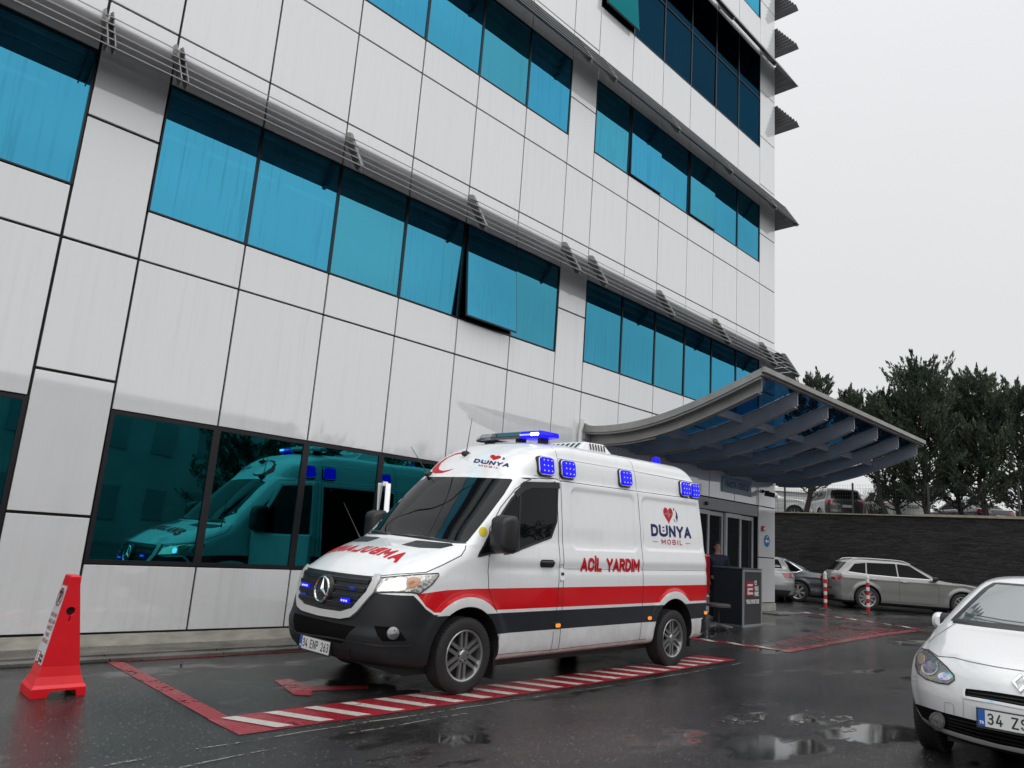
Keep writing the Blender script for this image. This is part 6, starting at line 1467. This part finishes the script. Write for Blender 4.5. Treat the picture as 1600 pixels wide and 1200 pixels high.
for s in (-1, 1):
    h = MB(); y0 = .80
    for i, (dx, k) in enumerate(((-.11, .5), (-.07, .85), (.0, 1), (.05, .97), (.06, .9))):
        for (a, c) in rrect(-.115 * k, .115 * k, -.075 * k, .08 * k, .06 * k, 4): h.v.append((1.72 + dx + (a if s > 0 else -a) * s * .25 * (-1), s * (y0 + .07) + a * .82, 1.025 + c))
    n = 20; h.f = [(i * n + k, i * n + (k + 1) % n, (i + 1) * n + (k + 1) % n, (i + 1) * n + k) for i in range(4) for k in range(n)] + [tuple(range(n)), tuple(range(5 * n - 1, 4 * n - 1, -1))]
    mo = h.build('door_mirror', M_CLAD, FW, smooth=True, ang=60); yc = s * (y0 + .07)
    cp_ = MB(); cp_.v = [(x - .004 if x < 1.70 else x, yc + (y - yc) * 1.05, 1.025 + (z - 1.025) * 1.05) for x, y, z in h.v]; cp_.f = h.f
    co = cp_.build('mirror_cap', M_PWH, mo, smooth=True); b = bmesh.new(); b.from_mesh(co.data)
    bmesh.ops.bisect_plane(b, geom=b.verts[:] + b.edges[:] + b.faces[:], plane_co=(0, yc + s * .012, 0), plane_no=(0, -s, 0), clear_outer=True); b.to_mesh(co.data); b.free()
    MB().bar((1.74, s * .76, 1.0), (1.72, s * .86, 1.0), .08, .05).build('mirror_foot', M_BLACK, mo, bevel=.01)
for x in (.93, 3.63):
    for s in (-1, 1): make_wheel(FW, x, s * .78, .33, .205, .215, 5, 'y', side=s)
MB().box(.6, 4.0, -.62, .62, .15, .28).build('underbody', M_BLACK, FW)
# rain drops on bonnet
dr_ = MB(); rr = random.Random(9)
while len(dr_.v) < 9 * 420:
    x, y = rr.uniform(.15, 1.1), rr.uniform(-.1, .85); h = SF.hit((x, y, 4), (0, 0, -1))
    if h and h[1].z > .5: r_ = rr.uniform(.0015, .004); M = Matrix.Translation(h[0]) @ h[1].to_track_quat('Z', 'Y').to_matrix().to_4x4(); dr_.add([M @ Vector((r_ * math.cos(k * math.pi / 4), r_ * math.sin(k * math.pi / 4), 0)) for k in range(8)] + [M @ Vector((0, 0, r_ * .5))], [(k, (k + 1) % 8, 8) for k in range(8)])
d_ = dr_.build('rain_drops', mat('water_drop', (.5, .5, .5), .02, coat=1), FW, smooth=True, norm=False); d_['kind'] = 'stuff'
# ---------------------------------------------------------------- people by the valet desk
M_SKIN = mat('skin', (.36, .20, .14), .55); M_HAIR = mat('hair', (.012, .009, .008), .7); M_JACK = mat('navy_jacket', (.008, .012, .040), .75, var=.4, vs=6, bump=.4, bs=14)
M_TROU = mat('dark_trousers', (.010, .011, .015), .8); M_SHOE = mat('shoe', (.09, .08, .075), .5)
def skin_mesh(name, nodes, edges, material, parent, sub=2):
    """nodes: {key: ((x,y,z), (rx, ry))}"""
    ks = list(nodes); me = bpy.data.meshes.new(name); me.from_pydata([nodes[k][0] for k in ks], [(ks.index(a), ks.index(b)) for a, b in edges], [])
    o = link(name, me, material, parent); md = o.modifiers.new('s', 'SKIN'); md.use_smooth_shade = True
    for i, k in enumerate(ks): me.skin_vertices[0].data[i].radius = nodes[k][1]
    me.skin_vertices[0].data[0].use_root = True
    s_ = o.modifiers.new('u', 'SUBSURF'); s_.levels = sub; s_.render_levels = sub
    bpy.context.view_layer.update()
    me2 = bpy.data.meshes.new_from_object(o.evaluated_get(bpy.context.evaluated_depsgraph_get())); o.modifiers.clear(); o.data = me2
    if not me2.materials: me2.materials.append(material)
    me2.polygons.foreach_set('use_smooth', [True] * len(me2.polygons)); return o
def person(label, loc, rz, k=1.0):
    t = thing('person', label, 'person', loc, rz, 'people by the valet desk'); t.scale = (k, k, k)
    N_ = {'pel': ((0, 0, .95), (.155, .11)), 'wai': ((0, -.005, 1.10), (.14, .10)), 'che': ((0, 0, 1.28), (.165, .115)), 'nkb': ((0, .01, 1.44), (.10, .08)), 'nek': ((0, .0, 1.50), (.055, .055)), 'hd0': ((0, -.01, 1.58), (.062, .075)), 'hd1': ((0, -.005, 1.66), (.072, .088)), 'hd2': ((0, .0, 1.725), (.052, .06))}
    E_ = [('pel', 'wai'), ('wai', 'che'), ('che', 'nkb'), ('nkb', 'nek'), ('nek', 'hd0'), ('hd0', 'hd1'), ('hd1', 'hd2')]
    for s, n in ((-1, 'r'), (1, 'l')):
        N_.update({n + 'sh': ((s * .185, .0, 1.40), (.062, .062)), n + 'el': ((s * .235, .03, 1.13), (.045, .045)), n + 'wr': ((s * .225, -.10, .92), (.028, .034)), n + 'pa': ((s * .22, -.13, .85), (.018, .038)),
                   n + 'hp': ((s * .09, 0, .88), (.09, .09)), n + 'kn': ((s * .105, -.015, .50), (.058, .062)), n + 'an': ((s * .11, .02, .09), (.036, .042)), n + 'to': ((s * .13, -.16, .04), (.036, .026))})
        E_ += [('nkb', n + 'sh'), (n + 'sh', n + 'el'), (n + 'el', n + 'wr'), (n + 'wr', n + 'pa'), ('pel', n + 'hp'), (n + 'hp', n + 'kn'), (n + 'kn', n + 'an'), (n + 'an', n + 'to')]
        for f, (dx, L) in enumerate(((-.026, .075), (-.009, .085), (.009, .08), (.026, .062))):
            N_[n + 'f%d' % f] = ((s * .22 + dx * .3, -.135 + dx, .80), (.009, .009)); N_[n + 'g%d' % f] = ((s * .215 + dx * .2, -.13 + dx, .845 - L - .02), (.007, .007)); E_ += [(n + 'pa', n + 'f%d' % f), (n + 'f%d' % f, n + 'g%d' % f)]
        N_[n + 'th'] = ((s * .205, -.175, .83), (.009, .009)); N_[n + 'tt'] = ((s * .20, -.19, .795), (.007, .007)); E_ += [(n + 'pa', n + 'th'), (n + 'th', n + 'tt')]
    bo = skin_mesh('body', N_, E_, M_SKIN, t)
    # face: nose, brow, mouth, ears, eyes
    MB().prism([(-.088, 1.675), (-.118, 1.612), (-.085, 1.605)], -.014, .014, 'x', Matrix(((1, 0, 0, 0), (0, 1, 0, .0), (0, 0, 1, 0), (0, 0, 0, 1)))).build('nose', M_SKIN, t, bevel=.006)
    for s in (-1, 1):
        MB().sphere((s * .030, -.086, 1.665), .010, 10, 8).build('eye', M_FRAME, t, smooth=True); MB().sphere((s * .078, .01, 1.645), .018, 10, 8, (.4, .8, 1.3)).build('ear', M_SKIN, t, smooth=True)
        MB().bar((s * .014, -.092, 1.685), (s * .048, -.084, 1.687), .008, .008).build('brow', M_HAIR, t)
    MB().bar((-.024, -.086, 1.585), (.024, -.086, 1.585), .008, .008).build('mouth', mat('lips', (.22, .08, .07), .5) if 'lips' not in bpy.data.materials else bpy.data.materials['lips'], t)
    MB().sphere((0, .034, 1.712), .086, 20, 12, (.90, 1.04, .80)).build('hair', M_HAIR, t, smooth=True)
    J = {k: (v[0], (v[1][0] + .028, v[1][1] + .03)) for k, v in N_.items() if k in ('pel', 'wai', 'che', 'nkb', 'rsh', 'lsh', 'rel', 'lel')}
    J['pel'] = ((0, 0, .93), (.19, .14)); J['nkb'] = ((0, .01, 1.43), (.115, .10)); J['col'] = ((0, .0, 1.50), (.082, .078))
    for n, s in (('r', -1), ('l', 1)): J[n + 'wr'] = ((s * .226, -.085, .945), (.048, .05))
    skin_mesh('jacket', J, [('pel', 'wai'), ('wai', 'che'), ('che', 'nkb'), ('nkb', 'col'), ('nkb', 'rsh'), ('rsh', 'rel'), ('rel', 'rwr'), ('nkb', 'lsh'), ('lsh', 'lel'), ('lel', 'lwr')], M_JACK, t)
    T = {'pel': ((0, 0, .92), (.165, .12))}
    for n, s in (('r', -1), ('l', 1)): T[n + 'hp'] = ((s * .09, 0, .86), (.10, .10)); T[n + 'kn'] = ((s * .105, -.015, .50), (.078, .08)); T[n + 'an'] = ((s * .11, .015, .11), (.062, .065))
    skin_mesh('trousers', T, [('pel', 'rhp'), ('rhp', 'rkn'), ('rkn', 'ran'), ('pel', 'lhp'), ('lhp', 'lkn'), ('lkn', 'lan')], M_TROU, t)
    for s in (-1, 1): skin_mesh('shoe', {'a': ((s * .11, .05, .055), (.048, .05)), 'b': ((s * .118, -.06, .045), (.052, .043)), 'c': ((s * .135, -.19, .036), (.045, .032))}, [('a', 'b'), ('b', 'c')], M_SHOE, t)
    return t
q = at_px(1121, 15.9); person('man with short dark hair in a navy jacket standing beside the valet desk', (q.x, q.y, q.z), R(-42), .93)
q = at_px(1078, 14.2); person('person hidden behind the ambulance, one grey shoe showing by its rear bumper', (q.x, q.y, q.z), R(30), .98)
# ---------------------------------------------------------------- conifers and bare bushes
M_BARK = mat('bark', (.030, .024, .020), .9, var=.4, vs=9, bump=.8, bs=25)
g = G('conifer_foliage'); v = g.mapped((1, 1, 1)); at_ = g.n('ShaderNodeAttribute', attribute_name='tone').outputs['Fac']
n_ = g.noise(v, 1.1, 3); c = g.ramp(g.math('ADD', g.math('MULTIPLY', at_, .6), g.math('MULTIPLY', n_, .4)), [(.2, (.030, .046, .036, 1)), (.5, (.060, .080, .056, 1)), (.8, (.105, .13, .082, 1))])
g.set(Base_Color=c, Roughness=.75, Specular_IOR_Level=.2); M_CON = g.m
def limb(p0, d0, L, r0, up, rnd, n=7, wob=.15):
    pts = [p0]; rs = [r0]; d = d0.normalized(); p = p0
    for k in range(n):
        d = (d + Vector((rnd.uniform(-wob, wob), rnd.uniform(-wob, wob), up + rnd.uniform(-wob, wob) * .5)) * .35).normalized(); p = p + d * L / n; pts.append(p); rs.append(r0 * (1 - .85 * (k + 1) / n))
    return pts, rs
def conifer(name, label, loc, H, spread, seed, lean=(0, 0), bare=.18, nl=70, leader=1, group='conifers on the verge'):
    rnd = random.Random(seed); t = thing(name, label, 'tree', loc, 0, group)
    tr = MB(); n = 12; pts = [Vector((lean[0] * (k / n) ** 1.2 * H * .5 + .10 * math.sin(k * 1.7 + seed), lean[1] * (k / n) * H * .5 + .10 * math.cos(k * 1.3 + seed), H * .96 * k / n - .1)) for k in range(n + 1)]
    tr.tube(pts, [max(.012, .15 * (1 - k / n) ** .8 + .01) * (H / 8) for k in range(n + 1)], 9)
    br = MB(); V = []; F = []; T = []
    def tuft(c, d, L, R_, cnt, tone):
        cnt = int(cnt * .72)
        """plume of small upswept sprays around an axis"""
        d = d.normalized(); a = d.orthogonal().normalized(); b = d.cross(a)
        for _ in range(cnt):
            u = rnd.random() ** .8; th = rnd.uniform(0, 6.283); rr = R_ * (1 - u * .85) * math.sqrt(rnd.random())
            p = c + d * (u * L) + (a * math.cos(th) + b * math.sin(th)) * rr
            o = ((p - c).normalized() * .5 + d * .9 + Vector((rnd.uniform(-.5, .5), rnd.uniform(-.5, .5), rnd.uniform(-.1, .6)))).normalized()
            s = rnd.uniform(.07, .16); w = s * rnd.uniform(.16, .30); q = o.cross(Vector((rnd.uniform(-1, 1), rnd.uniform(-1, 1), rnd.uniform(-1, 1)))).normalized() * w
            k = len(V); V.extend([p - q, p + q, p + o * s + q * .3, p + o * s - q * .3]); F.append((k, k + 1, k + 2, k + 3)); T.append(min(1, max(0, tone + rnd.uniform(-.22, .22))))
    for i in range(nl):
        f = bare + (1 - bare) * ((i + rnd.random()) / nl) ** .9; k = min(n - 1, int(f * n)); q = f * n - k; base = pts[k].lerp(pts[k + 1], q)
        az = i * 2.399 + rnd.uniform(-.4, .4); w = spread * (math.sin(math.pi * min(1, (1 - f) * .78 + .16)) ** .8) * rnd.uniform(.55, 1.25)
        if f > .9: w *= .6
        d0 = Vector((math.cos(az), math.sin(az), rnd.uniform(.0, .55) if f > .35 else rnd.uniform(-.2, .3)))
        L = max(.35, w); lp, rs = limb(base, d0, L, .035 * (1.1 - f) + .012, .45, rnd, 6)
        br.tube(lp, rs, 5, cap=False)
        tone = rnd.uniform(.15, .85)
        for j in range(2, 7):
            dd = (lp[min(j + 1, 6)] - lp[j - 1])
            for m_ in range(2 if L > .8 else 1):
                side = Vector((rnd.uniform(-1, 1), rnd.uniform(-1, 1), rnd.uniform(.0, .8))) * .6
                tuft(lp[j] + side * .12, dd.normalized() + side * .7, rnd.uniform(.35, .60) * (.7 + .3 * L), rnd.uniform(.12, .20), 34, tone + rnd.uniform(-.1, .1))
    for k in range(leader):
        p = pts[-1] if k == 0 else pts[-3] + Vector((rnd.uniform(-.5, .5), rnd.uniform(-.5, .5), .1))
        for j in range(5): tuft(p + Vector((rnd.uniform(-.05, .05), rnd.uniform(-.05, .05), -.5 + .22 * j)), Vector((rnd.uniform(-.3, .3), rnd.uniform(-.3, .3), 1)), .45, .16 - .02 * j, 60, .5)
    tr.build('trunk', M_BARK, t, smooth=True); br.build('branches', M_BARK, t, smooth=True, norm=False)
    mb = MB(); mb.v = [tuple(v) for v in V]; mb.f = F; cr = mb.build('crown', M_CON, t, norm=False)
    a = cr.data.attributes.new('tone', 'FLOAT', 'FACE'); a.data.foreach_set('value', T); return t
tz = 3.38
def tp(px, d): q = at_px(px, d); return (q.x, q.y, tz)
conifer('conifer_tree', 'tall bushy conifer with two pointed tops right of the canopy tip', tp(1452, 30.0), 6.4, 1.75, 3, (-.02, .03), .09, 105, 3)
conifer('conifer_tree', 'dense conifer leaning over the canopy end, leftmost of the tall group', tp(1405, 31.5), 5.4, 1.5, 8, (-.05, .06), .10, 80, 2)
conifer('conifer_tree', 'conifer with a narrow broken spire near the right edge', tp(1542, 29.0), 6.0, 1.35, 14, (0, 0), .10, 80, 1)
conifer('conifer_tree', 'conifer filling the gap between the two tallest ones', tp(1505, 31.0), 5.7, 1.35, 21, (.02, -.02), .12, 80, 2)
conifer('conifer_tree', 'rounder conifer cut off by the right edge of the frame', tp(1608, 28.5), 5.3, 1.6, 5, (0, 0), .10, 85, 2)
conifer('conifer_tree', 'thin leaning conifer whose sparse tops show above the canopy edge', tp(1262, 31.0), 5.9, 1.2, 31, (.10, -.10), .14, 46, 1)
conifer('conifer_tree', 'slanting conifer with a bare dark trunk above the dark hatchback', tp(1392, 30.6), 5.2, 1.1, 41, (-.35, .42), .45, 40, 1)
conifer('conifer_tree', 'conifer behind the photographer mirrored in the left upper window', (1.0, -4.8, 0), 13.4, 2.2, 55, (0, 0), .58, 90, 2, group='trees across the lot')
for i, (x, y, h) in enumerate(((15, -12, 4.6), (18.5, -13, 4.9), (22, -12.5, 4.6), (26, -13.5, 5), (30, -13, 4.8))):
    conifer('conifer_tree', ['first', 'second', 'third', 'fourth', 'fifth'][i] + ' conifer from the grey building behind the photographer, outside the frame', (x, y, gz(x) if x < 31 else 3.3), h, 2.4, 60 + i, (0, 0), .02, 60, 2, group='trees across the lot')
def bush(label, loc, h, w, seed):
    rnd = random.Random(seed); t = thing('bare_bush', label, 'bush', loc, 0, 'bushes on the verge'); b = MB()
    for k in range(60):
        a = rnd.uniform(0, 6.28); pts, rs = limb(Vector((rnd.uniform(-.15, .15), rnd.uniform(-.15, .15), 0)), Vector((math.cos(a) * w, math.sin(a) * w, 1)), h * rnd.uniform(.6, 1.1), .012, .2, rnd, 6, .5); b.tube(pts, [max(r_, .004) for r_ in rs], 4, cap=False)
        for j in range(2, 6): q, s_ = limb(pts[j], Vector((rnd.uniform(-1, 1), rnd.uniform(-1, 1), .6)), h * .3, .006, .2, rnd, 3, .5); b.tube(q, [.004] * len(q), 3, cap=False)
    b.build('twigs', mat('twig', (.07, .055, .05), .9) if 'twig' not in bpy.data.materials else bpy.data.materials['twig'], t, norm=False)
q = at_px(1368, 32.4); bush('leafless bush between the dark hatchback and the white sport utility car', (q.x, q.y, 3.3), 1.6, .55, 2)
q = at_px(1492, 31.4); bush('low twiggy bush at the foot of the conifer trunks by the fence', (q.x, q.y, 3.38), .8, .8, 5)
# ragged grass tufts along the coping
rnd = random.Random(2); gt = MB()
for k in range(2600):
    y = rnd.uniform(0, 17); x = WX + rnd.uniform(.26, .9); h = rnd.uniform(.06, .20) * (1.6 if rnd.random() < .15 else 1); a = rnd.uniform(0, 3.14); dx, dy = .012 * math.cos(a), .012 * math.sin(a); l = rnd.uniform(-.05, .05)
    gt.add([(x - dx, y - dy, 3.38), (x + dx, y + dy, 3.38), (x + l, y + l, 3.38 + h)], [(0, 1, 2)])
tag(gt.build('grass_tufts', mat('grass_blade', (.045, .055, .022), .8, var=.4, vs=8), None, norm=False), 'rough grass on the verge above the slate wall', 'grass', kind='stuff')
